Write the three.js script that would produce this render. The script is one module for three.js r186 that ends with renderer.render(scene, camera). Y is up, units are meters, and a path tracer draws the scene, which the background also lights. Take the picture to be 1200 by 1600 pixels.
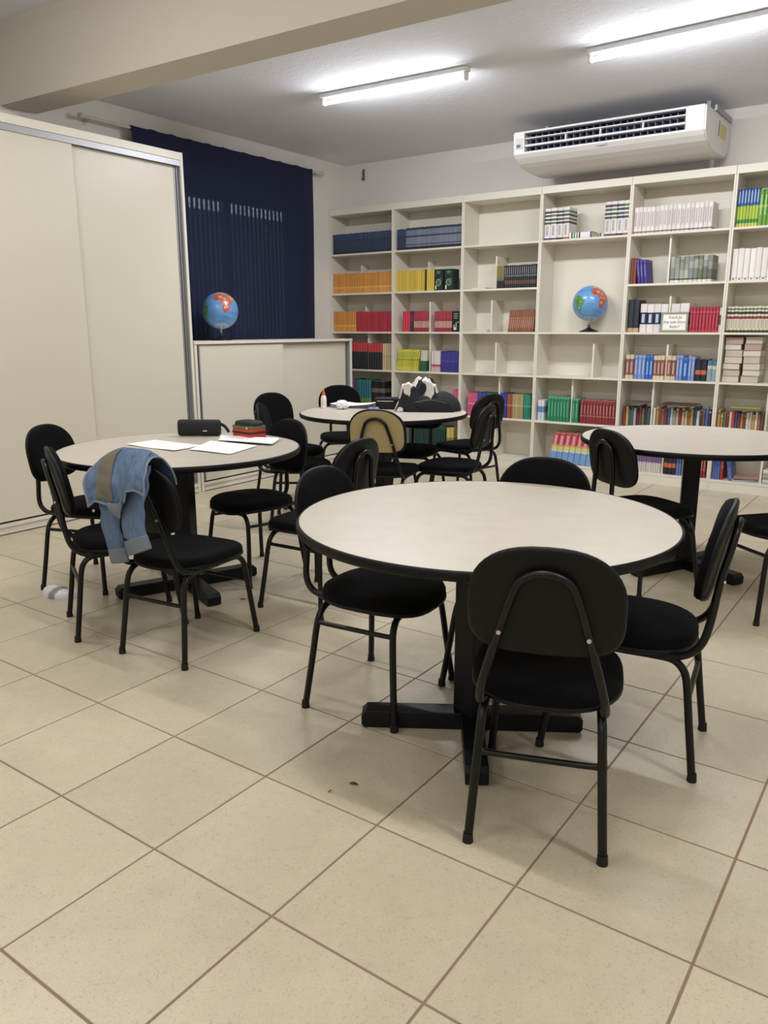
import * as THREE from 'three';
import { RoundedBoxGeometry } from 'three/addons/geometries/RoundedBoxGeometry.js';
import { mergeGeometries } from 'three/addons/utils/BufferGeometryUtils.js';
import { RectAreaLightUniformsLib } from 'three/addons/lights/RectAreaLightUniformsLib.js';

// ---------------------------------------------------------------- camera, sky, lights, exposure
RectAreaLightUniformsLib.init();
const scene = new THREE.Scene();
const camera = new THREE.PerspectiveCamera(66.3527, 1200 / 1600, 0.05, 60);
camera.position.set(1.6124, 1.4003, 1.178);
camera.up.set(-0.13114, 0.97344, -0.18768);
camera.lookAt(1.6124 - 0.56251, 1.4003 - 0.22895, 1.178 - 0.79446);
const renderer = new THREE.WebGLRenderer({ antialias: true });
renderer.toneMapping = THREE.LinearToneMapping;
renderer.toneMappingExposure = 4.95;
renderer.shadowMap.enabled = true;
scene.background = new THREE.Color(0.72, 0.84, 1.0);           // bright overcast daylight outside the curtained window
scene.backgroundIntensity = 2.8;
const LAMP_NEAR = [1.0, 0.98, 0.955], LAMP_FAR = [0.955, 0.965, 1.0];
const TUBE_POWER_FAR = 43, TUBE_POWER_NEAR = 25.5, TUBE_GLOW_FAR = 3.2, TUBE_GLOW_NEAR = 3;

// ---------------------------------------------------------------- helpers
let seed = 7;
const rnd = () => { seed = (seed * 1664525 + 1013904223) >>> 0; return seed / 4294967296; };
const rr = (a, b) => a + (b - a) * rnd();
const V = (x, y, z) => new THREE.Vector3(x, y, z);
const rad = (d) => (d * Math.PI) / 180;
const used = {};
function numbered(n) { if (used[n] === undefined) { used[n] = 0; return n; } used[n]++; return n + '_' + String(used[n]).padStart(3, '0'); }
// plan coordinates: x right along the back wall, y towards the back wall, z up  ->  three (x, z, -y)
function thing(name, label, category, [x, y, z] = [0, 0, 0], turn = 0, group) {
  const o = new THREE.Group(); o.name = numbered(name); scene.add(o);
  o.position.set(x, z, -y); o.rotation.y = turn; o.userData = { label, category };
  if (group) o.userData.group = group;
  return o;
}
function structure(name, o = new THREE.Group()) { o.name = name; o.userData.kind = 'structure'; scene.add(o); return o; }
function part(name, geo, material, parent, label) {
  const m = new THREE.Mesh(Array.isArray(geo) ? mergeGeometries(geo.map((g) => (g.index ? g.toNonIndexed() : g))) : geo, material);
  m.name = name; m.castShadow = m.receiveShadow = true; parent.add(m);
  if (label) m.userData.label = label;
  return m;
}
function strip(g) { for (const k of Object.keys(g.attributes)) if (!['position', 'normal', 'uv', 'color'].includes(k)) g.deleteAttribute(k); return g; }
function metreUV(g) {            // uv in metres from the dominant normal
  const p = g.attributes.position, n = g.attributes.normal, uv = new Float32Array(p.count * 2);
  for (let i = 0; i < p.count; i++) {
    const ax = Math.abs(n.getX(i)), ay = Math.abs(n.getY(i)), az = Math.abs(n.getZ(i));
    const [u, v] = ay >= ax && ay >= az ? [p.getX(i), p.getZ(i)] : ax >= az ? [p.getZ(i), p.getY(i)] : [p.getX(i), p.getY(i)];
    uv[i * 2] = u; uv[i * 2 + 1] = v;
  }
  g.setAttribute('uv', new THREE.BufferAttribute(uv, 2)); return g;
}
// a box between plan coordinates (x0..x1, y0..y1, z0..z1)
function box(x0, x1, y0, y1, z0, z1, r = 0) {
  const w = x1 - x0, h = z1 - z0, d = y1 - y0;
  const g = r ? new RoundedBoxGeometry(w, h, d, 2, Math.min(r, w / 2.01, h / 2.01, d / 2.01)) : new THREE.BoxGeometry(w, h, d);
  g.translate((x0 + x1) / 2, (z0 + z1) / 2, -(y0 + y1) / 2);
  return metreUV(strip(g.index ? g.toNonIndexed() : g));
}
const shift = (g, x, y, z) => (Array.isArray(g) ? g.map((q) => q.translate(x, z, -y)) : g.translate(x, z, -y));
function frameAlong(pts) {       // parallel-transport frames
  const T = pts.map((p, i) => pts[Math.min(i + 1, pts.length - 1)].clone().sub(pts[Math.max(i - 1, 0)]).normalize());
  let n = Math.abs(T[0].y) < 0.9 ? V(0, 1, 0) : V(1, 0, 0); n.sub(T[0].clone().multiplyScalar(n.dot(T[0]))).normalize();
  return T.map((t) => { n = n.clone().sub(t.clone().multiplyScalar(n.dot(t))).normalize(); return { t, n, b: t.clone().cross(n) }; });
}
function sweep(points, radius, { steps = 40, sides = 10, closed = false, caps = true, curve = true, tension = 0.5 } = {}) {   // radius: number or (t) => [rn, rb]
  const pts = curve ? new THREE.CatmullRomCurve3(points, closed, 'catmullrom', tension).getPoints(steps) : points;
  const fr = frameAlong(pts), pos = [], idx = [], uv = []; let len = 0;
  pts.forEach((p, i) => {
    if (i) len += p.distanceTo(pts[i - 1]);
    const r = typeof radius === 'function' ? radius(i / (pts.length - 1)) : [radius, radius];
    for (let k = 0; k <= sides; k++) {
      const a = (k / sides) * 2 * Math.PI, c = Math.cos(a) * r[0], s = Math.sin(a) * r[1], { n, b } = fr[i];
      pos.push(p.x + n.x * c + b.x * s, p.y + n.y * c + b.y * s, p.z + n.z * c + b.z * s); uv.push((k / sides) * 2 * Math.PI * r[0], len);
    }
  });
  const S = sides + 1;
  for (let i = 0; i < pts.length - 1; i++) for (let k = 0; k < sides; k++) { const a = i * S + k, b = a + 1, c = a + S, d = c + 1; idx.push(a, b, c, b, d, c); }
  if (caps && !closed) for (const [row, flip] of [[0, 0], [pts.length - 1, 1]]) {
    const ci = pos.length / 3, p = pts[row]; pos.push(p.x, p.y, p.z); uv.push(0, 0);
    for (let k = 0; k < sides; k++) { const a = row * S + k; flip ? idx.push(ci, a, a + 1) : idx.push(ci, a + 1, a); }
  }
  const g = new THREE.BufferGeometry(); g.setAttribute('position', new THREE.Float32BufferAttribute(pos, 3)); g.setAttribute('uv', new THREE.Float32BufferAttribute(uv, 2));
  g.setIndex(idx.map((v, i) => v)); for (let i = 0; i < idx.length; i += 3) { const t = g.index.getX(i + 1); g.index.setX(i + 1, g.index.getX(i + 2)); g.index.setX(i + 2, t); }
  g.computeVertexNormals(); return g;
}
// a cushion or shell: outline (a) => [u, v] scaled ring by ring; rings = [[scale, w], ...] from one face to the other; map(u, v, w) => Vector3
function pad(outline, rings, map, N = 44) {
  const pos = [], uv = [], idx = [];
  for (const [s, w] of rings) for (let k = 0; k <= N; k++) { const [u, v] = outline((k / N) * 2 * Math.PI), q = map(u * s, v * s, w); pos.push(q.x, q.y, q.z); uv.push(u * s, v * s); }
  const S = N + 1;
  for (let i = 0; i < rings.length - 1; i++) for (let k = 0; k < N; k++) { const a = i * S + k, b = a + 1, c = a + S, d = c + 1; idx.push(a, c, b, b, c, d); }
  const g = new THREE.BufferGeometry(); g.setAttribute('position', new THREE.Float32BufferAttribute(pos, 3)); g.setAttribute('uv', new THREE.Float32BufferAttribute(uv, 2));
  g.setIndex(idx); g.computeVertexNormals(); return g;
}
function grid(nu, nv, f) {       // f(u, v) => Vector3, u and v in 0..1
  const pos = [], uv = [], idx = [];
  for (let j = 0; j <= nv; j++) for (let i = 0; i <= nu; i++) { const p = f(i / nu, j / nv); pos.push(p.x, p.y, p.z); uv.push(i / nu, j / nv); }
  for (let j = 0; j < nv; j++) for (let i = 0; i < nu; i++) { const a = j * (nu + 1) + i, b = a + 1, c = a + nu + 1, d = c + 1; idx.push(a, b, c, b, d, c); }
  const g = new THREE.BufferGeometry(); g.setAttribute('position', new THREE.Float32BufferAttribute(pos, 3)); g.setAttribute('uv', new THREE.Float32BufferAttribute(uv, 2));
  g.setIndex(idx); g.computeVertexNormals(); return g;
}
function extrudeX(profile, x0, x1) {   // profile in (y, z) plan, extruded along x
  const s = new THREE.Shape(profile.map(([y, z]) => new THREE.Vector2(y, z)));
  const g = new THREE.ExtrudeGeometry(s, { depth: x1 - x0, bevelEnabled: false, curveSegments: 8 });
  g.applyMatrix4(new THREE.Matrix4().makeBasis(V(0, 0, -1), V(0, 1, 0), V(1, 0, 0))); g.translate(x0, 0, 0);
  return metreUV(strip(g.index ? g.toNonIndexed() : g));
}
// value noise on a lattice, tileable when per > 0
const hsh = (x, y, z, s = 0) => { let h = Math.imul(x, 374761393) ^ Math.imul(y, 668265263) ^ Math.imul(z, 2147483647) ^ Math.imul(s + 11, 974711); h = Math.imul(h ^ (h >>> 13), 1274126177); h ^= h >>> 16; return (h >>> 0) / 4294967296; };
function noise(x, y, z = 0, per = 0, s = 0) {
  const xi = Math.floor(x), yi = Math.floor(y), zi = Math.floor(z), f = (t) => t * t * (3 - 2 * t), u = f(x - xi), v = f(y - yi), w = f(z - zi), m = (a) => (per ? ((a % per) + per) % per : a);
  const L = (a, b, t) => a + (b - a) * t, h = (i, j, k) => hsh(m(xi + i), m(yi + j), zi + k, s);
  return L(L(L(h(0, 0, 0), h(1, 0, 0), u), L(h(0, 1, 0), h(1, 1, 0), u), v), L(L(h(0, 0, 1), h(1, 0, 1), u), L(h(0, 1, 1), h(1, 1, 1), u), v), w);
}
const toByte = (v) => Math.max(0, Math.min(255, Math.round(v * 255)));
function texture(size, f, srgb, metres) {   // f(i, j) => [r, g, b] in 0..1; repeats every `metres`
  const data = new Uint8Array(size * size * 4);
  for (let j = 0; j < size; j++) for (let i = 0; i < size; i++) { const c = f(i, j), o = (j * size + i) * 4; data[o] = toByte(c[0]); data[o + 1] = toByte(c[1]); data[o + 2] = toByte(c[2]); data[o + 3] = 255; }
  const t = new THREE.DataTexture(data, size, size); t.wrapS = t.wrapT = THREE.RepeatWrapping; t.magFilter = THREE.LinearFilter; t.minFilter = THREE.LinearMipmapLinearFilter; t.generateMipmaps = true;
  if (srgb) t.colorSpace = THREE.SRGBColorSpace;
  t.repeat.set(1 / metres, 1 / metres); t.needsUpdate = true; return t;
}
const grey = (v) => [v, v, v];
const std = (color, roughness = 0.6, more = {}) => new THREE.MeshStandardMaterial({ color: new THREE.Color(color), roughness, ...more });

// ---------------------------------------------------------------- materials
const wallBump = texture(256, (i, j) => grey(0.5 * noise(i / 4, j / 4, 0, 64) + 0.5 * noise(i / 16, j / 16, 5, 16)), false, 0.6);
const weaveBump = texture(128, (i, j) => grey(0.5 + 0.25 * Math.sin((i / 128) * 2 * Math.PI * 24) * Math.sin((j / 128) * 2 * Math.PI * 24) + 0.25 * noise(i / 2, j / 2, 3, 64)), false, 0.06);
const tileMap = texture(512, (i, j) => {
  const big = noise(i / 64, j / 64, 0, 8) * 0.5 + noise(i / 16, j / 16, 2, 32) * 0.5, sp = noise(i / 2.5, j / 2.5, 9, 0), fine = hsh(i, j, 1);
  const v = 0.93 + 0.05 * (big - 0.5) + (sp > 0.72 ? -0.10 * (sp - 0.72) / 0.28 : 0) + 0.05 * (fine - 0.5);
  return [v, v * 0.995, v * 0.985];
}, true, 0.88);
const tileBump = texture(256, (i, j) => grey(0.6 * noise(i / 3, j / 3, 4, 0) + 0.4 * hsh(i, j, 8)), false, 0.22);
const tileRough = texture(256, (i, j) => grey(0.26 + 0.14 * noise(i / 24, j / 24, 6, 0) + 0.08 * hsh(i, j, 3)), false, 1.1);
const laminateMap = texture(256, (i, j) => { const v = 0.95 + 0.035 * (hsh(i, j, 2) - 0.5) + 0.03 * (noise(i / 40, j / 40, 7, 0) - 0.5) + 0.03 * (noise(i / 3, j / 3, 1, 0) - 0.5); return [v, v, v]; }, true, 0.35);
const denimMap = texture(256, (i, j) => {
  const tw = ((i + j) % 4 < 2 ? 0.06 : -0.06) + 0.08 * (hsh(i, Math.floor(j / 3), 5) - 0.5) + 0.10 * (noise(i / 64, j / 64, 2, 4) - 0.5) + 0.10 * (noise(i / 6, j / 20, 4, 0) - 0.5);
  return [0.335 + tw * 0.6, 0.415 + tw * 0.62, 0.525 + tw * 0.58];
}, true, 1);
const M = {
  wall: std('#e6e2dc', 0.85, { bumpMap: wallBump, bumpScale: 0.0012 }),
  ceiling: std('#e2e3ec', 0.9, { bumpMap: wallBump, bumpScale: 0.001 }),
  beam: std('#cac4b8', 0.88, { bumpMap: wallBump, bumpScale: 0.0012 }),
  tile: std('#d4c9b1', 1, { map: tileMap, bumpMap: tileBump, bumpScale: 0.0004, roughnessMap: tileRough }),
  grout: std('#8d7864', 0.95),
  white: std('#e2ddcf', 0.42),
  door: std('#d8d2c1', 0.38),
  aluminium: std('#a2a2a6', 0.45, { metalness: 0.6 }),
  dark: std('#191817', 0.7),
  laminate: std('#c8c0b2', 0.38, { map: laminateMap }),
  blackEdge: new THREE.MeshPhysicalMaterial({ color: new THREE.Color('#050506'), roughness: 0.5, specularIntensity: 0.5 }),
  blackSteel: new THREE.MeshPhysicalMaterial({ color: new THREE.Color('#060607'), roughness: 0.36, specularIntensity: 0.7 }),
  baseSteel: new THREE.MeshPhysicalMaterial({ color: new THREE.Color('#08090c'), roughness: 0.45, specularIntensity: 0.6 }),
  fabric: new THREE.MeshPhysicalMaterial({ color: new THREE.Color('#050507'), roughness: 0.95, specularIntensity: 0.35, bumpMap: weaveBump, bumpScale: 0.0006 }),
  shell: new THREE.MeshPhysicalMaterial({ color: new THREE.Color('#070708'), roughness: 0.5, specularIntensity: 0.55 }),
  beige: std('#a8966a', 0.62),
  rubber: std('#0c0c0c', 0.75),
  bolt: std('#c9c9c9', 0.3, { metalness: 0.9 }),
  ac: std('#e6e4e2', 0.4), acDark: std('#26304a', 0.6), acFin: std('#67718a', 0.55),
  denim: new THREE.MeshStandardMaterial({ map: denimMap, roughness: 0.95, side: THREE.DoubleSide }),
  denimPale: std('#7c8690', 0.95, { side: THREE.DoubleSide, bumpMap: weaveBump, bumpScale: 0.0012 }),
  cord: std('#6f6a5c', 1, { side: THREE.DoubleSide, bumpMap: weaveBump, bumpScale: 0.001 }),
  paper: std('#f1eef0', 0.85, { side: THREE.DoubleSide }),
  vertex: new THREE.MeshStandardMaterial({ vertexColors: true, roughness: 0.55 }),
  pages: std('#d8cfba', 0.9),
};

// ---------------------------------------------------------------- room shell
const XW = -4.235, YB = 6.345, XR = 4.4, YN = -4.6, ZC = 3.18;
{ // floor: square tiles laid on a grout bed, each tile in view its own piece
  const T = 0.44, G = 0.0032, floor = structure('floor');
  part('grout_bed', box(XW - 0.15, XR + 0.15, YN - 0.15, YB + 0.15, -0.16, -0.0025), M.grout, floor);
  const cells = [];
  for (let i = -10; i <= 10; i++) for (let j = -11; j <= 14; j++) {
    const x0 = Math.max(i * T, XW), x1 = Math.min(i * T + T, XR), y0 = Math.max(j * T, YN), y1 = Math.min(j * T + T, YB);
    if (x1 - x0 > 0.02 && y1 - y0 > 0.02) cells.push({ i, j, x0, x1, y0, y1 });
  }
  camera.updateMatrixWorld(); camera.updateProjectionMatrix();
  const inView = (c) => {
    for (const fx of [0.05, 0.5, 0.95]) for (const fy of [0.05, 0.5, 0.95]) {
      const x = c.x0 + fx * (c.x1 - c.x0), y = c.y0 + fy * (c.y1 - c.y0); if (x < -3.55 || y > 6.02) continue;
      const v = V(x, 0, -y).applyMatrix4(camera.matrixWorldInverse); if (v.z > -0.2) continue;
      v.applyMatrix4(camera.projectionMatrix); if (Math.abs(v.x) < 1.03 && Math.abs(v.y) < 1.03) return true;
    }
    return false;
  };
  const slab = (w, d) => {         // a tile with a small eased edge, top at 0
    const e = 0.0012, X = w / 2 - G, Z = d / 2 - G, pos = [], idx = [];
    const ring = (x, z, y) => { for (const [sx, sz] of [[-1, -1], [1, -1], [1, 1], [-1, 1]]) pos.push(sx * x, y, sz * z); };
    ring(X, Z, -0.008); ring(X, Z, -e); ring(X - e, Z - e, 0);
    for (let r = 0; r < 2; r++) for (let k = 0; k < 4; k++) { const a = r * 4 + k, b = r * 4 + ((k + 1) % 4); idx.push(a, a + 4, b, b, a + 4, b + 4); }
    idx.push(8, 10, 9, 8, 11, 10);
    const g = new THREE.BufferGeometry(); g.setAttribute('position', new THREE.Float32BufferAttribute(pos, 3)); g.setIndex(idx);
    const n = g.toNonIndexed(); n.computeVertexNormals(); return metreUV(n);
  };
  const variants = [0, 1, 2, 3, 4, 5].map((k) => { const g = slab(T, T), uv = g.attributes.uv; for (let q = 0; q < uv.count; q++) uv.setXY(q, uv.getX(q) + k * 0.313, uv.getY(q) + k * 0.477); return g; });
  const tones = [0, 1, 2, 3].map((k) => { const m = M.tile.clone(); m.color.multiplyScalar(0.97 + 0.02 * k); return m; });
  const far = [];
  for (const c of cells) {
    const whole = c.x1 - c.x0 > T - 0.001 && c.y1 - c.y0 > T - 0.001, cx = (c.x0 + c.x1) / 2, cy = (c.y0 + c.y1) / 2;
    if (inView(c)) {
      const m = part('tile', whole ? variants[Math.floor(hsh(c.i + 40, c.j + 40, 1) * 6)] : slab(c.x1 - c.x0, c.y1 - c.y0), tones[Math.floor(hsh(c.i + 40, c.j + 40, 2) * 4)], floor);
      m.position.set(cx, (hsh(c.i + 40, c.j + 40, 3) - 0.5) * 0.0008, -cy);
    } else far.push(slab(c.x1 - c.x0, c.y1 - c.y0).translate(cx, 0, -cy));
  }
  part('tiles_out_of_view', far, M.tile, floor).userData.kind = 'stuff';
  let n = 0; floor.children.forEach((c) => { if (c.name === 'tile') { c.name = n ? 'tile_' + String(n).padStart(3, '0') : 'tile'; n++; } });
}
const ZN = 3.50;                                              // the ceiling is higher on the near side of the beam
{
  const slab = (pts, z0, z1) => metreUV(strip(new THREE.ExtrudeGeometry(new THREE.Shape(pts.map(([x, y]) => new THREE.Vector2(x, y))), { depth: z1 - z0, bevelEnabled: false }).rotateX(-Math.PI / 2).translate(0, z0, 0)));
  structure('ceiling', part('ceiling', [slab([[XW - 0.15, 2.42], [XR + 0.15, 2.42 + 0.045 * 8.9], [XR + 0.15, YB + 0.15], [XW - 0.15, YB + 0.15]], ZC, ZC + 0.15), slab([[XW - 0.15, YN - 0.15], [XR + 0.15, YN - 0.15], [XR + 0.15, 2.42 + 0.045 * 8.9], [XW - 0.15, 2.42]], ZN, ZN + 0.15)], M.ceiling, scene));
}
const W0 = 3.62, W1 = 5.42, WZ0 = 1.15, WZ1 = 2.62;       // window opening in the left wall, behind the curtain
structure('wall_left', part('wall_left', [box(XW - 0.15, XW, YN - 0.15, 2.5, -0.15, ZN), box(XW - 0.15, XW, 2.5, W0, -0.15, ZC), box(XW - 0.15, XW, W1, YB, -0.15, ZC), box(XW - 0.15, XW, W0, W1, -0.15, WZ0), box(XW - 0.15, XW, W0, W1, WZ1, ZC)], M.wall, scene));
structure('wall_back', part('wall_back', box(XW - 0.15, XR + 0.15, YB, YB + 0.15, -0.15, ZC), M.wall, scene));
structure('wall_right', part('wall_right', box(XR, XR + 0.15, YN - 0.15, YB, -0.15, ZN), M.wall, scene));
structure('wall_front', part('wall_front', box(XW, XR, YN - 0.15, YN, -0.15, ZN), M.wall, scene));
{ // concrete beam across the ceiling
  const g = box(-0.02, 8.9, 0, 0.285, 2.972, ZN + 0.02); g.rotateY(0.045); shift(g, XW, 2.275, 0);
  structure('ceiling_beam', part('ceiling_beam', g, M.beam, scene));
}
{ // barred window behind the curtain
  const w = structure('window_1');
  const fr = (y0, y1, z0, z1) => box(XW - 0.11, XW - 0.06, y0, y1, z0, z1);
  part('window_frame', [fr(W0, W1, WZ1 - 0.03, WZ1), fr(W0, W1, WZ0, WZ0 + 0.05), fr(W0, W0 + 0.05, WZ0, WZ1), fr(W1 - 0.05, W1, WZ0, WZ1), fr((W0 + W1) / 2 - 0.03, (W0 + W1) / 2 + 0.03, WZ0, WZ1)], M.aluminium, w);
  for (let k = 1; k < 30; k++) part('bar', new THREE.CylinderGeometry(0.014, 0.014, WZ1 - WZ0, 8).translate(XW - 0.135, (WZ0 + WZ1) / 2, -(W0 + (k * (W1 - W0)) / 30)), M.blackSteel, w);
  const glass = new THREE.MeshPhysicalMaterial({ color: '#ffffff', transmission: 1, roughness: 0.02, thickness: 0 });
  for (const s of [0, 1]) part('pane', box(XW - 0.09, XW - 0.085, W0 + 0.05 + s * 0.87, W0 + 0.88 + s * 0.87, WZ0 + 0.05, WZ1 - 0.03), glass, w);
  structure('wall_outside', part('wall_outside', box(XW - 1.9, XW - 1.75, 1, 11, -0.15, 2.80), std('#4a4640', 0.9), scene));
  structure('ground_outside', part('ground_outside', box(XW - 1.75, XW - 0.15, 1, 11, -0.16, -0.02), std('#4a4742', 0.95), scene));
}

// ---------------------------------------------------------------- bookcases
const BX = [-4.228, -3.364, -2.513, -1.674, -0.828, 0.02, 0.868], BZ = [2.19, 1.768, 1.349, 0.934, 0.496, 0.086];
const YF = 6.02;
const caseNote = ['leftmost bookcase unit, holding navy, orange and crimson rows, partly hidden by the low cabinet', 'second bookcase unit from the left, with yellow and red books and two dark atlases',
  'third bookcase unit from the left, its top compartment empty and brown books leaning lower down', 'fourth bookcase unit from the left, with a globe standing in its tall open compartment',
  'fifth bookcase unit from the left, with the small framed sign on its third shelf', 'rightmost bookcase unit, cut by the photo edge, with two stacks of worn books'];
for (let b = 0; b < 6; b++) {
  const x0 = BX[b], x1 = BX[b + 1], t = thing('bookcase', caseNote[b], 'bookcase', [(x0 + x1) / 2, YB, 0], 0, 'white bookcase units along the back wall');
  const P = (n, g) => part(n, shift(g, -(x0 + x1) / 2, -YB, 0), M.white, t);
  const S = 0.0155, yb = YB - 0.006;
  P('side_panel', box(x0 + 0.001, x0 + S, YF, yb, 0, 2.61)); P('side_panel', box(x1 - S, x1 - 0.001, YF, yb, 0, 2.61));
  P('back_panel', box(x0 + S, x1 - S, YB - 0.018, yb, 0.06, 2.62));
  P('top_board', box(x0 + 0.001, x1 - 0.001, YF - 0.004, yb, 2.61, 2.675, 0.002));
  P('plinth', box(x0 + S, x1 - S, YF + 0.004, YF + 0.022, 0, 0.077));
  BZ.forEach((z, r) => {
    if (b === 3 && r === 1) return;                               // the tall globe compartment
    P('shelf', box(x0 + S, x1 - S, YF + 0.001, YB - 0.018, z - 0.009, z + 0.009));
  });
  const dv = { 0: [[1, -3.82], [2, -3.761], [3, -3.737]], 1: [[1, -2.941], [2, -2.927], [3, -2.921], [5, -2.892], [4, -2.93]], 2: [[1, -2.159], [2, -2.198], [3, -2.137], [4, -2.084], [5, -2.117]],
    3: [[3, -1.115], [4, -1.303]], 4: [[1, -0.481], [2, -0.444], [3, -0.436], [4, -0.533], [5, -0.401]], 5: [[4, 0.423], [5, 0.431]] }[b];
  for (const [r, x0_] of dv) {                                     // most dividers stop short of the shelf above; those behind continuous rows sit further back
    const deep = b < 2 && r < 3 && !(b === 1 && r === 2), x = deep ? x0_ - (1.612 - x0_) * 0.018 : x0_, short = r < 3 ? !(b === 4 && r === 1) : r === 3 ? b > 1 : r === 5 && b === 2;
    P('divider', box(x - 0.008, x + 0.008, YF + (deep ? 0.18 : 0.06), YB - 0.018, BZ[r] + 0.009, short ? BZ[r] + 0.318 : BZ[r - 1] - 0.009));
  }
}

// ---------------------------------------------------------------- cabinets with sliding doors
{
  const XF = -3.565, t = thing('wardrobe', 'tall white wardrobe with two wide sliding doors on the left', 'cabinet', [-3.9, 2.4, 0]);
  const P = (n, g, m) => part(n, shift(g, 3.9, -2.4, 0), m, t);
  const y0 = 1.42, y1 = 3.372, xb = -4.075;
  P('side_panel', box(xb, XF, y1 - 0.026, y1, 0, 2.755, 0.003), M.white); P('side_panel', box(xb, XF, y0, y0 + 0.026, 0, 2.755, 0.003), M.white);
  P('top_panel', box(xb, XF + 0.004, y0 + 0.026, y1 - 0.026, 2.695, 2.752, 0.002), M.white);
  P('back_panel', box(xb, xb + 0.01, y0 + 0.026, y1 - 0.026, 0.1, 2.695), M.white);
  P('bottom_panel', box(xb, XF - 0.03, y0 + 0.026, y1 - 0.026, 0.03, 0.045), M.white);
  P('plinth', box(XF - 0.03, XF - 0.012, y0 + 0.026, y1 - 0.026, 0.008, 0.058), M.white);
  P('bottom_rail', box(XF - 0.075, XF, y0 + 0.026, y1 - 0.026, 0.058, 0.078), M.white);
  P('top_track', [box(XF - 0.07, XF - 0.003, y0 + 0.026, y1 - 0.026, 2.684, 2.694), box(XF - 0.007, XF - 0.003, y0 + 0.026, y1 - 0.026, 2.652, 2.684), box(XF - 0.04, XF - 0.036, y0 + 0.026, y1 - 0.026, 2.652, 2.684)], M.aluminium);
  P('jamb', [box(XF - 0.062, XF - 0.006, y1 - 0.032, y1 - 0.0265, 0.09, 2.68), box(XF - 0.034, XF - 0.03, y1 - 0.05, y1 - 0.032, 0.09, 2.68)], M.aluminium);
  P('door', box(XF - 0.03, XF - 0.012, y0 + 0.03, 2.385, 0.093, 2.68, 0.002), M.door);
  P('door', box(XF - 0.062, XF - 0.044, 2.33, y1 - 0.066, 0.093, 2.68, 0.002), M.door);
  P('door_edge', box(XF - 0.066, XF - 0.04, y1 - 0.066, y1 - 0.05, 0.093, 2.68), M.aluminium);
}
{
  const XF = -3.565, t = thing('low_cabinet', 'low white cabinet with sliding doors beneath the navy curtain', 'cabinet', [-3.85, 4.46, 0]);
  const P = (n, g, m) => part(n, shift(g, 3.85, -4.46, 0), m, t);
  const y0 = 3.385, y1 = 5.552, xb = -4.075, zt = 1.29;
  P('side_panel', box(xb, XF, y1 - 0.03, y1, 0, zt - 0.024, 0.002), M.white); P('side_panel', box(xb, XF, y0, y0 + 0.026, 0, zt - 0.024, 0.002), M.white);
  P('top_panel', box(xb, XF + 0.006, y0 - 0.004, y1 + 0.002, zt - 0.024, zt, 0.003), M.white);
  P('back_panel', box(xb, xb + 0.01, y0 + 0.026, y1 - 0.03, 0.1, zt - 0.024), M.white);
  P('bottom_panel', box(xb, XF - 0.03, y0 + 0.026, y1 - 0.03, 0.03, 0.045), M.white);
  P('plinth', box(XF - 0.03, XF - 0.012, y0 + 0.026, y1 - 0.03, 0.008, 0.058), M.white);
  P('bottom_rail', box(XF - 0.075, XF, y0 + 0.026, y1 - 0.03, 0.058, 0.078), M.white);
  P('top_track', box(XF - 0.07, XF - 0.01, y0 + 0.026, y1 - 0.03, zt - 0.036, zt - 0.025), M.aluminium);
  P('jamb', box(XF - 0.062, XF - 0.006, y0 + 0.0265, y0 + 0.034, 0.09, zt - 0.037), M.aluminium);
  P('jamb', box(XF - 0.062, XF - 0.006, y1 - 0.038, y1 - 0.0305, 0.09, zt - 0.037), M.aluminium);
  P('door_edge', box(XF - 0.034, XF - 0.01, y0 + 0.05, y0 + 0.064, 0.093, zt - 0.037), M.aluminium);
  P('door', box(XF - 0.03, XF - 0.012, y0 + 0.065, 4.49, 0.093, zt - 0.037, 0.002), M.door);
  P('door', box(XF - 0.062, XF - 0.044, 4.44, y1 - 0.064, 0.093, zt - 0.037, 0.002), M.door);
  P('door_edge', box(XF - 0.064, XF - 0.042, y1 - 0.064, y1 - 0.05, 0.093, zt - 0.037), M.aluminium);
}

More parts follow.
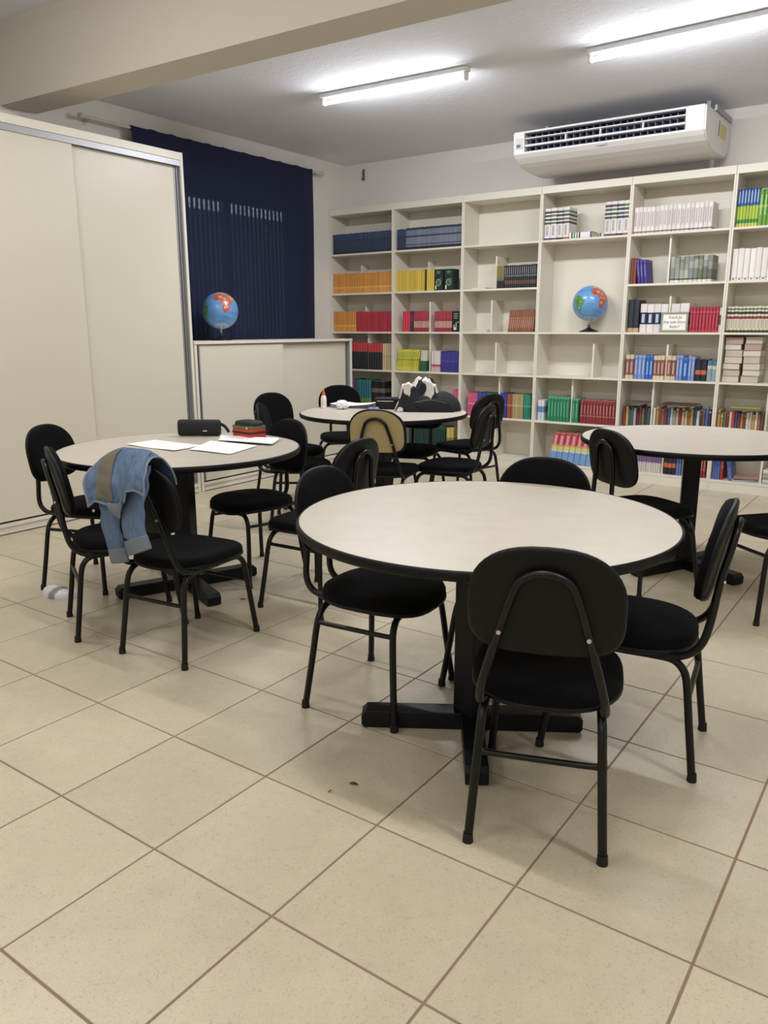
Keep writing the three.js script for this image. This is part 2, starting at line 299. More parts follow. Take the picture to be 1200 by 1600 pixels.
// ---------------------------------------------------------------- curtain and rod
{
  const X = XW + 0.085;
  const cloth = new THREE.MeshStandardMaterial({ color: new THREE.Color('#111a3a'), roughness: 0.92, side: THREE.DoubleSide, transparent: true, opacity: 0.985 });
  const panel = (y0, y1, ph, label) => {
    const t = thing('curtain', label, 'curtain', [X, (y0 + y1) / 2, 3.0], 0);
    const f = (y, z) => { const k = (3.02 - z) / 1.9, e = Math.min(y - y0, y1 - y) / 0.05;
      return 0.010 * Math.sin(y * 9 + ph + 2.2 * k) * (0.4 + k) + 0.0028 * Math.sin(y * 23 + ph * 2 - 3 * k + 1.5 * noise(y * 3, z * 2, 3)) + 0.012 * (noise(y * 5 + z, z * 1.3, ph) - 0.5) * (0.3 + k) - 0.006 * Math.exp(-e * e) + 0.026; };
    const g = grid(120, 60, (u, v) => { const y = y0 + u * (y1 - y0), z = 3.03 - v * 1.9, sag = -0.012 * Math.pow(Math.sin(u * Math.PI * 5), 2) * Math.exp(-v * 20); return V(f(y, z), z - 3.0 + sag, -(y - (y0 + y1) / 2)); });
    part('cloth', g, cloth, t);
    part('rod_pocket', sweep([V(0, 0.012, -(y0 - (y0 + y1) / 2)), V(0, 0.012, -(y1 - (y0 + y1) / 2))], 0.019, { curve: false, sides: 12, caps: false }), M.navy ?? (M.navy = std('#111a3a', 0.92, { side: THREE.DoubleSide })), t);
  };
  panel(3.34, 4.372, 0.4, 'navy curtain panel beside the wardrobe, partly hidden by it'); panel(4.378, 5.63, 2.1, 'navy curtain panel nearest the bookcases, hanging full behind the low cabinet');
  const t = thing('curtain_rod', 'thin pale curtain rod above the navy curtain', 'curtain rod', [X, 4.35, 3.012]);
  const ivory = std('#cfc6b2', 0.5);
  part('rod', new THREE.CylinderGeometry(0.0125, 0.0125, 2.92, 14).rotateX(Math.PI / 2), ivory, t);
  for (const s of [-1, 1]) {
    part('finial', new THREE.SphereGeometry(0.023, 14, 10).translate(0, 0, s * 1.47), ivory, t);
    part('bracket', [box(-0.085, 0.004, -0.008, 0.008, -0.02, -0.008), box(-0.085, -0.079, -0.015, 0.015, -0.04, 0.03)].map((g) => g.translate(0, 0, s * 1.38)), ivory, t);
  }
}

// ---------------------------------------------------------------- fluorescent lamps
function lamp(x, y, turn, color, power, label, glow, strength = TUBE_GLOW_NEAR, z = ZN, tilt = 0.5) {
  const t = thing('ceiling_lamp', label, 'lamp', [x, y, z], turn, undefined);
  part('batten', box(-0.64, 0.64, -0.032, 0.032, -0.034, -0.001, 0.006), M.ac, t);
  for (const s of [-1, 1]) part('lampholder', [box(s * 0.622 - 0.012, s * 0.622 + 0.012, -0.02, 0.02, -0.085, -0.034, 0.005)], M.ac, t);
  const em = new THREE.MeshStandardMaterial({ color: '#ffffff', emissive: new THREE.Color(...glow), emissiveIntensity: strength });
  part('tube', new THREE.CylinderGeometry(0.0135, 0.0135, 1.21, 16).rotateZ(Math.PI / 2).translate(0, -0.068, 0), em, t);
  for (const k of [-1, 0, 1]) {       // the tube shines down and to both sides
    const a = new THREE.RectAreaLight(new THREE.Color(...color), power, 1.2, 0.022), q = k * tilt; a.position.set(0, -0.068 - 0.019 * Math.cos(q), 0.019 * Math.sin(q)); a.rotation.x = -Math.PI / 2 - q; t.add(a);
  }
  return t;
}
lamp(-2.03, 4.06, 0.05, LAMP_FAR, TUBE_POWER_FAR, 'lit fluorescent tube lamp on the ceiling in front of the curtain corner', [0.80, 0.90, 1.0], TUBE_GLOW_FAR, ZC, 0.72);
lamp(0.05, 4.24, -0.03, LAMP_FAR, TUBE_POWER_FAR, 'lit fluorescent tube lamp on the ceiling above the right tables', [0.80, 0.90, 1.0], TUBE_GLOW_FAR, ZC, 0.72);
lamp(-2.2, 0.7, 0, LAMP_NEAR, TUBE_POWER_NEAR, 'fluorescent tube lamp before the ceiling beam, near the left wall', LAMP_NEAR);
lamp(0.4, 0.5, 0, LAMP_NEAR, TUBE_POWER_NEAR, 'fluorescent tube lamp before the ceiling beam, mid room', LAMP_NEAR);
lamp(2.6, 0.7, 0, LAMP_NEAR, TUBE_POWER_NEAR, 'fluorescent tube lamp before the ceiling beam, near the right wall', LAMP_NEAR);
lamp(-1.2, -2.4, 0, LAMP_NEAR, TUBE_POWER_NEAR, 'fluorescent tube lamp behind the viewer, to the left', LAMP_NEAR);
lamp(1.8, -2.4, 0, LAMP_NEAR, TUBE_POWER_NEAR, 'fluorescent tube lamp behind the viewer, to the right', LAMP_NEAR);

// ---------------------------------------------------------------- air conditioner
{
  const X0 = -1.74, X1 = -0.13, t = thing('air_conditioner', 'wide white air conditioner hung under the ceiling above the bookcases', 'air conditioner', [-0.935, 6.0, ZC]);
  const P = (n, g, m, l) => part(n, shift(g, 0.935, -6.0, -ZC), m, t, l);
  const low = [[5.53, 2.874], [5.565, 2.845], [5.625, 2.812], [5.70, 2.79], [5.85, 2.768], [6.05, 2.765], [6.22, 2.775], [6.29, 2.83], [6.315, 2.92], [6.318, 3.062]];
  const full = [[5.515, 3.05], ...low], notch = [[5.515, 3.05], [5.517, 3.036], [5.66, 3.036], [5.66, 2.888], [5.528, 2.888], ...low];
  P('housing', [extrudeX(full, X0 + 0.012, -1.636), extrudeX(notch, -1.636, -0.28), extrudeX(full, -0.28, X1 - 0.012)], M.ac);
  const end = full.map(([y, z]) => [5.92 + (y - 5.92) * 0.975, 2.92 + (z - 2.92) * 0.96]);
  P('end_cap', extrudeX(end, X0, X0 + 0.012), M.ac); P('end_cap', extrudeX(end, X1 - 0.012, X1), M.ac);
  P('grille_back', box(-1.634, -0.282, 5.645, 5.659, 2.89, 3.034), M.acDark);
  P('grille_lining', [box(-1.634, -0.282, 5.55, 5.645, 3.028, 3.035), box(-1.634, -0.282, 5.55, 5.645, 2.889, 2.896)], M.acDark);
  for (let k = 0; k < 24; k++) { const x = -1.61 + k * 0.0568; P('fin', box(x, x + 0.006, 5.575, 5.64, 2.897, 3.026), M.acFin); }
  for (const [z, hgt] of [[2.994, 0.01], [2.936, 0.016]]) { const g = box(-1.632, -0.284, 5.525, 5.575, -hgt / 2, hgt / 2, 0.003); P('louver', shift(g, 0, 0, z), M.ac); }
  for (const x of [-1.27, -0.97, -0.62]) P('louver_lever', box(x, x + 0.012, 5.535, 5.56, 2.925, 3.0, 0.002), M.ac);
  P('control_panel', box(-1.715, -1.65, 5.5185, 5.527, 2.915, 3.0, 0.001), std('#d5d4d4', 0.5)); P('control_screen', box(-1.706, -1.668, 5.5165, 5.5195, 2.925, 2.95), std('#3a3c42', 0.3));
  P('badge', box(-0.985, -0.905, 5.527, 5.531, 2.86, 2.872), std('#8d8d92', 0.4, { metalness: 0.5 }));
  P('side_sticker', [box(X1 - 0.001, X1 + 0.001, 5.98, 6.18, 2.90, 3.0)], std('#d8c98c', 0.6)); P('side_vent', box(X1 - 0.001, X1 + 0.0015, 5.93, 5.955, 2.90, 3.01), std('#6b6d74', 0.6));
  P('hanger_bracket', [box(X1 - 0.004, X1 + 0.012, 5.78, 6.3, 3.055, 3.095), box(X1 - 0.12, X1 - 0.09, 5.98, 6.02, 3.06, ZC), box(X1 - 0.12, X1 - 0.09, 6.22, 6.26, 3.06, ZC)], M.aluminium);
  P('hanger_bracket', [box(X0 + 0.09, X0 + 0.12, 5.98, 6.02, 3.06, ZC), box(X0 + 0.09, X0 + 0.12, 6.22, 6.26, 3.06, ZC)], M.aluminium);
  P('drain_pipe', new THREE.CylinderGeometry(0.02, 0.02, 0.09, 14).translate(-0.24, 2.735, -6.24), M.ac);
}
{ const h = thing('wall_hook', 'small dark hook high on the back wall near the corner', 'hook', [-3.98, YB, 3.06]);
  part('hook', [sweep([V(0, 0.05, 0), V(0, 0.045, 0.02), V(0, -0.02, 0.024), V(0, -0.05, 0.03), V(0, -0.045, 0.05)], 0.006, { steps: 16, sides: 8 })], std('#55504c', 0.6), h);
  part('plate', box(-0.008, 0.008, -0.006, 0, -0.06, 0.06), std('#6a655f', 0.6), h); }

// ---------------------------------------------------------------- tables
const ZT = 0.778, RT = 0.632;
function roundTable(x, y, deg, label, off = [0, 0]) {
  const t = thing('round_table', label, 'table', [x, y, 0], rad(deg), 'round tables');
  const lathe = (pts) => new THREE.LatheGeometry(pts.map(([r, h]) => new THREE.Vector2(r, h)), 96);
  const top = lathe([[0.0001, ZT - 0.028], [RT - 0.004, ZT - 0.028], [RT - 0.004, ZT - 0.0008], [RT - 0.006, ZT], [0.0001, ZT]].slice(0));
  const uv = top.attributes.uv, p = top.attributes.position; for (let i = 0; i < p.count; i++) uv.setXY(i, p.getX(i), p.getZ(i));
  part('tabletop', top, M.laminate, t);
  part('edge_band', lathe([[RT - 0.0035, ZT - 0.0305], [RT + 0.001, ZT - 0.030], [RT + 0.0045, ZT - 0.024], [RT + 0.006, ZT - 0.014], [RT + 0.0045, ZT - 0.005], [RT + 0.0005, ZT - 0.0002], [RT - 0.0035, ZT]]), M.blackEdge, t);
  const o = off;
  const B = (n, g) => part(n, shift(g, o[0], o[1], 0), M.baseSteel, t);
  B('column', box(-0.047, 0.047, -0.047, 0.047, 0.058, ZT - 0.06, 0.008).rotateY(Math.PI / 4));
  for (const a of [0, 1]) {
    const arm = box(-0.44, 0.44, -0.025, 0.025, ZT - 0.066, ZT - 0.0295, 0.004); if (a) arm.rotateY(Math.PI / 2); B('support_arm', arm);
    const prof = new THREE.Shape([[-0.39, 0.012], [-0.382, 0.004], [0.382, 0.004], [0.39, 0.012], [0.39, 0.046], [0.374, 0.062], [-0.374, 0.062], [-0.39, 0.046]].map(([u, v]) => new THREE.Vector2(u, v)));
    const bm = new THREE.ExtrudeGeometry(prof, { depth: 0.066, bevelEnabled: true, bevelThickness: 0.004, bevelSize: 0.003, bevelSegments: 2 }).translate(0, 0, -0.033); if (a) bm.rotateY(Math.PI / 2).scale(1, 0.985, 1); B('base_beam', metreUV(strip(bm)));
    for (const s of [-1, 1]) { const f = new THREE.CylinderGeometry(0.02, 0.022, 0.006, 14).translate(a ? 0 : s * 0.36, 0.003, a ? s * 0.36 : 0); B('foot', f); }
  }
  return t;
}
roundTable(0.401, 1.125, 32, 'nearest round table, bare grey-white top with black edge', [-0.030, 0]);
roundTable(-1.68, 1.59, 68, 'round table in front of the wardrobe, with papers and pencil cases on top');
roundTable(-1.845, 3.70, 35, 'round table by the bookcases with bags and a black and white cloth on top');
roundTable(0.475, 3.53, 63, 'bare round table on the right, cut by the photo edge before the bookcases');

// ---------------------------------------------------------------- chairs (local: right x, up y, forward -z)
const sgnp = (v, e) => Math.sign(v) * Math.pow(Math.abs(v), e);
const seatOutline = (a) => { const c = Math.cos(a), s = Math.sin(a), e = s > 0 ? 0.72 : 0.78; return [0.213 * sgnp(c, e) * (1 + 0.03 * s), 0.222 * sgnp(s, e)]; };
const backOutline = (a) => { const c = Math.cos(a), s = Math.sin(a), e = s > 0 ? 0.80 : 0.50; return [0.197 * sgnp(c, e) * (1 - 0.04 * s), (s > 0 ? 0.150 : 0.150) * sgnp(s, s > 0 ? 0.86 : 0.54)]; };
const seatMap = (u, v, w) => V(u, w - 0.010 * Math.pow(Math.max(0, v / 0.2), 3) + 0.004 * (u * u) / 0.04, -v - 0.010);
const backMap = (u, v, w) => { const z = 0.727 + v; return V(u, z, (0.258 + (v / 0.147) * 0.026) - 0.45 * u * u - w); };   // w > 0 towards the sitter
const G = {};
G.cushion = pad(seatOutline, [[0.0001, 0.458], [0.5, 0.458], [0.8, 0.4575], [0.92, 0.455], [0.975, 0.448], [1, 0.436], [1, 0.419], [0.985, 0.412]], seatMap);
G.seatShell = pad(seatOutline, [[1.0, 0.418], [1.012, 0.414], [1.012, 0.408], [0.99, 0.4035], [0.9, 0.402], [0.0001, 0.402]], seatMap);
G.backCushion = pad(backOutline, [[0.0001, 0.036], [0.6, 0.0355], [0.85, 0.032], [0.95, 0.026], [0.99, 0.016], [0.995, 0.002]], (u, v, w) => backMap(u, v, w));
G.backShell = pad(backOutline, [[0.985, 0.006], [1.012, 0.004], [1.016, -0.002], [1.0, -0.008], [0.95, -0.012], [0.75, -0.015], [0.0001, -0.016]], backMap);
G.backPlate = pad(backOutline, [[0.95, -0.0122], [0.935, -0.014], [0.7, -0.0165], [0.0001, -0.018]], backMap);
G.backEdge = pad(backOutline, [[0.975, 0.008], [1.014, 0.005], [1.02, -0.002], [1.004, -0.010], [0.972, -0.0135], [0.95, -0.0135]], backMap);
const mir = (pts) => [...pts, ...pts.slice(0, -1).reverse().map((p) => V(-p.x, p.y, p.z))];
const tubeR = 0.0125;
// kind A: side frames, flat V back support; kind B: front and rear frames, two close J tubes carry the back
G.legA = (sx, sz) => sweep([V(sx * 0.182, 0.004, sz * 0.246), V(sx * 0.171, 0.18, sz * 0.222), V(sx * 0.163, 0.315, sz * 0.204), V(sx * 0.160, 0.362, sz * 0.188), V(sx * 0.157, 0.387, sz * 0.155), V(sx * 0.155, 0.391, sz * 0.10), V(sx * 0.155, 0.391, 0)], tubeR, { steps: 30 });
G.legB = (sx, sz) => sweep([V(sx * 0.246, 0.004, sz * 0.192), V(sx * 0.222, 0.18, sz * 0.174), V(sx * 0.203, 0.315, sz * 0.162), V(sx * 0.186, 0.362, sz * 0.157), V(sx * 0.152, 0.388, sz * 0.153), V(sx * 0.10, 0.391, sz * 0.152), V(0, 0.391, sz * 0.152)], tubeR, { steps: 30 });
const flatEnds = (t) => { const e = Math.min(t, 1 - t), k = e < 0.12 ? e / 0.12 : 1; return [0.0165 - 0.0075 * k, 0.006 + 0.003 * k]; };
G.stretchA = (sz) => sweep([V(-0.166, 0.265, sz * 0.2115), V(-0.10, 0.263, sz * 0.2115), V(0.10, 0.263, sz * 0.2115), V(0.166, 0.265, sz * 0.2115)], flatEnds, { steps: 26 });
G.stretchB = (sx) => sweep([V(sx * 0.2, 0.335, -0.161), V(sx * 0.2, 0.333, -0.1), V(sx * 0.2, 0.333, 0.1), V(sx * 0.2, 0.335, 0.161)], flatEnds, { steps: 26 });
G.supportA = sweep(mir([V(0.158, 0.396, 0.09), V(0.164, 0.404, 0.175), V(0.163, 0.44, 0.226), V(0.150, 0.505, 0.250), V(0.112, 0.645, 0.268), V(0.084, 0.742, 0.288), V(0.058, 0.795, 0.298), V(0, 0.816, 0.3035)]),
  (t) => { const e = Math.min(t, 1 - t); return e < 0.26 ? [0.0125, 0.0125] : [0.0115, 0.0105]; }, { steps: 90, sides: 10 });
G.supportB = sweep(mir([V(0.086, 0.392, -0.06), V(0.086, 0.392, 0.10), V(0.086, 0.394, 0.205), V(0.085, 0.412, 0.262), V(0.083, 0.46, 0.288), V(0.080, 0.56, 0.285), V(0.074, 0.68, 0.284), V(0.064, 0.765, 0.292), V(0.042, 0.80, 0.298), V(0, 0.815, 0.300)]), tubeR, { steps: 100, sides: 10 });
G.foot = (x, z) => new THREE.CylinderGeometry(0.0135, 0.0155, 0.028, 12).translate(x, 0.014, z);
G.bolt = (x, y, z) => new THREE.CylinderGeometry(0.006, 0.006, 0.006, 10).rotateX(Math.PI / 2).translate(x, y, z);
const FEET = { A: [0.1815, 0.2455], B: [0.2455, 0.1915] };
const CG = {};
for (const k of ['A', 'B']) { CG[k] = []; for (const sx of [-1, 1]) for (const sz of [-1, 1]) CG[k].push([(k === 'A' ? G.legA : G.legB)(sx, sz), G.foot(sx * FEET[k][0], sz * FEET[k][1])]); }
const sA = [G.stretchA(-1), G.stretchA(1)], sB = [G.stretchB(-1), G.stretchB(1)], boltsA = [G.bolt(-0.112, 0.645, 0.281), G.bolt(0.112, 0.645, 0.281), G.bolt(0, 0.816, 0.316)], boltB = G.bolt(0, 0.815, 0.313);
function chair(kind, x, y, deg, label, group, back) {
  const t = thing('school_chair', label, 'chair', [x, y, 0], rad(deg - 90), group);
  part('seat_cushion', G.cushion, M.fabric, t); part('seat_shell', G.seatShell, M.shell, t);
  part('back_cushion', G.backCushion, M.fabric, t);
  part('back_shell', G.backShell, M.shell, t);
  if (back === 'beige') { part('back_plate', G.backPlate, M.beige, t, 'bare beige back plate'); part('back_edging', G.backEdge, M.blackEdge, t); }
  CG[kind].forEach(([leg, foot]) => { const l = part('leg', leg, M.blackSteel, t); part('foot_cap', foot, M.rubber, l); });
  for (const g of kind === 'A' ? sA : sB) part('stretcher', g, M.blackSteel, t);
  part('back_support', kind === 'A' ? G.supportA : G.supportB, M.blackSteel, t);
  (kind === 'A' ? boltsA : [boltB]).forEach((g, i) => part('bolt', g, kind === 'A' && i < 2 ? M.bolt : M.rubber, t));
  return t;
}
const CHG = 'black fabric chairs around the round tables';
chair('A', 0.778, 0.820, 109.9, 'black chair nearest the viewer, its back turned with two shiny bolts', CHG);
chair('B', -0.040, 1.137, 5.8, 'black chair tucked under the left side of the nearest table', CHG);
chair('A', 0.853, 1.340, 188.7, 'black chair on the right side of the nearest table, seen from the side', CHG);
chair('B', 0.345, 1.545, -84, 'black chair behind the nearest table, only its rounded back showing over the top', CHG);
chair('A', -1.050, 1.056, 96.9, 'black chair with the denim jacket hanging over its back', CHG);
chair('A', -1.522, 1.056, 62.2, 'black chair left of the denim jacket, its back edge-on', CHG);
chair('B', -2.199, 1.385, 21.5, 'leftmost black chair, against the wardrobe beside the papers table', CHG);
chair('B', -1.563, 2.0, -104.2, 'black chair behind the papers table, its back beside the red pencil case', CHG);
chair('B', -0.939, 1.828, 183.9, 'black chair facing the papers table with a narrow looped tube on its back', CHG);
chair('B', -2.672, 3.583, -8.9, 'black chair in front of the low cabinet, turned towards the bags table', CHG);
chair('B', -2.15, 3.07, 36, 'black chair between the papers table and the bags table, mostly hidden', CHG);
chair('B', -2.823, 4.447, -44.1, 'black chair behind the glue bottle, by the end of the low cabinet', CHG);
chair('A', -1.52, 3.28, 109.9, 'chair with a bare beige back plate at the bags table', CHG, 'beige');
chair('A', -1.222, 3.667, 189.7, 'front one of two black chairs right of the bags table', CHG);
chair('A', -1.635, 4.60, 168, 'rear one of two black chairs right of the bags table', CHG);
chair('B', -1.874, 4.145, -73, 'black chair beyond the bags table, hidden behind the black bag', CHG);
chair('B', 0.352, 3.10, 55, 'black chair at the left side of the right-hand bare table', CHG);
chair('B', 1.035, 3.069, 140, 'black chair cut off by the right photo edge', CHG);

// ---------------------------------------------------------------- books
// a style is a list of bands from the foot of the spine up: [upper edge 0..1, colour]
const ST = {
  navy: [[0.12, '#1b2233'], [0.62, '#243556'], [0.68, '#1b2640'], [1, '#27406b']],
  navyw: [[0.14, '#1c2230'], [0.2, '#8f97a6'], [0.24, '#20293e'], [0.58, '#7d8798'], [0.64, '#232c41'], [0.9, '#77829a'], [1, '#27324c']],
  orange: [[0.26, '#e39a1c'], [0.34, '#f0b144'], [1, '#d98d14']], yellow: [[1, '#dcb913']], black: [[1, '#17171a']],
  crimson: [[0.97, '#b81436'], [1, '#c5314a']], scarlet: [[1, '#dd2444']], dmix: [[0.5, '#3a3350'], [0.8, '#8b2b4a'], [1, '#30384f']],
  redcream: [[0.2, '#a91d3e'], [0.52, '#c99a86'], [0.62, '#b0233f'], [1, '#b63048']], darkcover: [[0.1, '#243a33'], [0.3, '#9aa98a'], [0.55, '#27433a'], [0.8, '#3f5f54'], [1, '#20352f']],
  redblack: [[0.08, '#2a2322'], [0.66, '#292a2e'], [1, '#cf3538']], tan: [[0.5, '#c9b483'], [0.55, '#b79c66'], [1, '#cdb98c']], lime: [[0.2, '#d8d020'], [0.5, '#c9c412'], [0.56, '#8fa01c'], [1, '#dcd41c']],
  whitegreen: [[0.5, '#2f6a44'], [1, '#dcdcd2']], pinkwhite: [[0.25, '#d9b9b6'], [0.35, '#c9414f'], [1, '#e5d8d4']], violet: [[0.5, '#38348e'], [0.56, '#5b58ad'], [1, '#3d3997']], purple: [[1, '#6b3a78']],
  teal: [[0.35, '#7f9a3c'], [1, '#1f7f86']], poster: [[0.3, '#5a2430'], [0.6, '#26242a'], [0.75, '#7a6a62'], [1, '#1d1c22']], dgreen: [[0.9, '#173f38'], [1, '#20564b']], gold: [[0.3, '#b7a142'], [0.6, '#8f7d34'], [1, '#c9b458']],
  goldblack: [[0.35, '#2b2a2b'], [0.52, '#777367'], [1, '#8f7d33']], dark: [[0.18, '#2a2a30'], [0.34, '#6e4b40'], [0.5, '#2b2d36'], [0.58, '#6b6f7c'], [1, '#33343f']], brown: [[0.12, '#8f5a3c'], [0.6, '#a4694a'], [0.66, '#b78362'], [1, '#9f6346']],
  pink: [[0.5, '#d64b80'], [0.56, '#e69ab5'], [1, '#d8588c']], bluep: [[0.5, '#3d3f9d'], [0.56, '#7b7cc2'], [1, '#474aa8']], green: [[0.5, '#1f7f57'], [0.56, '#69b08f'], [1, '#268a60']], red: [[0.5, '#b52a35'], [0.56, '#cf7b7b'], [1, '#bd323c']],
  blue: [[0.5, '#2b3fa0'], [0.56, '#6f7dc0'], [1, '#3048ab']], obrown: [[0.5, '#a5532f'], [0.56, '#c48f6d'], [1, '#ad5c35']], tan2: [[0.5, '#b5a268'], [0.56, '#d3c69a'], [1, '#bba96f']], teal2: [[0.5, '#1f8a72'], [0.56, '#6cb8a3'], [1, '#28957c']],
  check: [[0.07, '#3a4a86'], [0.1, '#f1ede8'], [0.5, '#ece6e2'], [0.57, '#3f3a5c'], [0.61, '#eee9e4'], [0.68, '#5f9a55'], [0.73, '#eee9e4'], [0.8, '#4a8a4a'], [0.84, '#eee9e4'], [0.91, '#433b58'], [1, '#efe9e6']],
  white: [[0.04, '#e8e0d8'], [0.10, '#8d7f80'], [0.14, '#ece5df'], [0.24, '#ebe3dd'], [0.84, '#e2d7d3'], [0.9, '#efe8e3'], [1, '#ece4de']],
  greenblue: [[0.1, '#d8cf34'], [0.2, '#3f9a44'], [0.55, '#b5cf22'], [0.62, '#2f62a8'], [0.9, '#3f6fb0'], [1, '#2a549b']], greenb: [[0.5, '#6fae2b'], [0.58, '#a9d26a'], [1, '#62a327']],
  rbrown: [[1, '#8f4432']], violetb: [[0.9, '#42318f'], [1, '#5a46a6']], pic: [[0.1, '#d9d8cc'], [0.16, '#4a5a3a'], [0.5, '#7c8a5c'], [0.75, '#a7ad97'], [0.9, '#76858c'], [1, '#8d9a8a']], bigwhite: [[0.08, '#ebe5de'], [0.1, '#b9b0aa'], [1, '#eee8e2']],
  bdark: [[0.13, '#c9a780'], [1, '#2a2f39']], wbw: [[0.28, '#ece5e1'], [0.7, '#22305c'], [1, '#efe8e4']], red9: [[0.1, '#c23a4c'], [0.78, '#b3203a'], [0.82, '#cc6a72'], [1, '#b8243e']], wb1: [[0.3, '#d6d4cd'], [0.7, '#5a6470'], [1, '#d9d7d0']],
  set: [[0.08, '#3a3630'], [0.12, '#d9c37a'], [0.52, '#e6dfce'], [0.62, '#9c3a34'], [0.7, '#e3dccb'], [0.8, '#4a3a3c'], [0.86, '#e5decd'], [0.93, '#6f8a4a'], [1, '#e6dfd0']],
  bt: [[0.16, '#d9cba6'], [0.82, '#9a5a4c'], [1, '#d8c9a4']], lb: [[0.9, '#6f8fd0'], [1, '#8fa6d8']], bl: [[0.9, '#1f62bd'], [1, '#3b78c8']], blk: [[0.3, '#1d2230'], [0.5, '#d4603a'], [0.8, '#232838'], [1, '#20242f']], pic2: [[0.6, '#8aa7b4'], [0.75, '#d8cf9a'], [1, '#3b7fa6']],
  bw: [[0.4, '#c9d2da'], [0.7, '#5f8fc0'], [1, '#dde3e6']], gr: [[0.92, '#16885a'], [1, '#4fae85']], dred: [[0.3, '#8f2431'], [0.36, '#b36a5e'], [0.9, '#8c2230'], [1, '#9f3a40']],
  ryb: [[0.38, '#6fa0d4'], [0.44, '#c9d6d2'], [0.56, '#d9cf6a'], [0.62, '#d99a6a'], [1, '#c93a4e']], pw: [[0.4, '#d9d2c6'], [0.44, '#b9a9c4'], [1, '#7f6498']], bl6: [[0.5, '#5872b4'], [1, '#3f57a0']],
};
const MIX = ['#7a4a3a', '#c9b08a', '#2f5f8a', '#d9d2c4', '#8a2f3a', '#d08a3a', '#3a3f4a', '#b59a4a', '#5a7a4a', '#4a2f5a', '#e0d8c8', '#a8623a', '#2a6fb0', '#6a5a4a', '#c23a30', '#34405a', '#caa24a', '#8fa0a8', '#40604a', '#d9c9b0'];
const col = new THREE.Color();
function tint(g, hex, k = 1) { col.set(hex); const gy = 0.3 * col.r + 0.55 * col.g + 0.15 * col.b; for (const c of ['r', 'g', 'b']) col[c] = col[c] * 0.84 + gy * 0.13; const n = g.attributes.position.count, a = new Float32Array(n * 3); for (let i = 0; i < n; i++) { a[i * 3] = Math.min(1, col.r * k); a[i * 3 + 1] = Math.min(1, col.g * k); a[i * 3 + 2] = Math.min(1, col.b * k); } g.setAttribute('color', new THREE.BufferAttribute(a, 3)); return g; }
// upright book: spine at z = 0 facing +z, pages behind it; x centred, foot at y = 0
function coverGeo(w, h, d, bands, k = 1, boards = true) {
  const out = []; let y = 0;
  for (const [f, c] of bands) {
    const y1 = f * h, m = (y + y1) / 2, hh = y1 - y;
    const sp = new THREE.CylinderGeometry(1, 1, hh, 8, 1, true, -1.15, 2.3); sp.scale(w / 2 / Math.sin(1.15), 1, 0.011).translate(0, m, -0.0115); out.push(tint(sp, c, k));
    if (boards) for (const s of [-1, 1]) out.push(tint(new THREE.BoxGeometry(0.0022, hh, d - 0.008).translate(s * (w / 2 - 0.0011), m, -0.007 - (d - 0.008) / 2), c, k));
    y = y1;
  }
  return mergeGeometries(out.map((g) => strip(g.toNonIndexed())));
}
const pagesGeo = (w, h, d) => new THREE.BoxGeometry(w - 0.0045, h - 0.007, d - 0.016).translate(0, h / 2, -0.009 - (d - 0.016) / 2);
const ORD = 'first second third fourth fifth sixth seventh eighth ninth tenth eleventh twelfth thirteenth fourteenth fifteenth sixteenth seventeenth eighteenth nineteenth twentieth'.split(' ');
const TITLE = { white: [0.3, 0.8, '#bdb2b0', 0.28], check: [0.14, 0.46, '#b9aeb0', 0.4], greenblue: [0.63, 0.95, '#9fb8dc', 0.4], greenb: [0.3, 0.85, '#b9d48a', 0.3], wbw: [0.34, 0.64, '#c3c8d8', 0.4], red9: [0.2, 0.7, '#c4475a', 0.3], set: [0.15, 0.5, '#b9ae94', 0.4], lb: [0.2, 0.8, '#a9bce2', 0.3], bl: [0.2, 0.75, '#7fb2ea', 0.4], bt: [0.25, 0.7, '#c9a58a', 0.35], dred: [0.4, 0.8, '#b8826a', 0.3], gr: [0.2, 0.8, '#58b38c', 0.3], ryb: [0.62, 0.92, '#e0a0a8', 0.4], lime: [0.6, 0.9, '#8a9a2a', 0.35], brown: [0.2, 0.55, '#c49a7c', 0.3], dark: [0.62, 0.92, '#8f8a86', 0.3], bigwhite: [0.03, 0.07, '#6a6464', 0.35], violetb: [0.3, 0.8, '#7d6cc0', 0.3] };
const RT_ = BZ.map((z) => z + 0.009);
const stuffBooks = [];
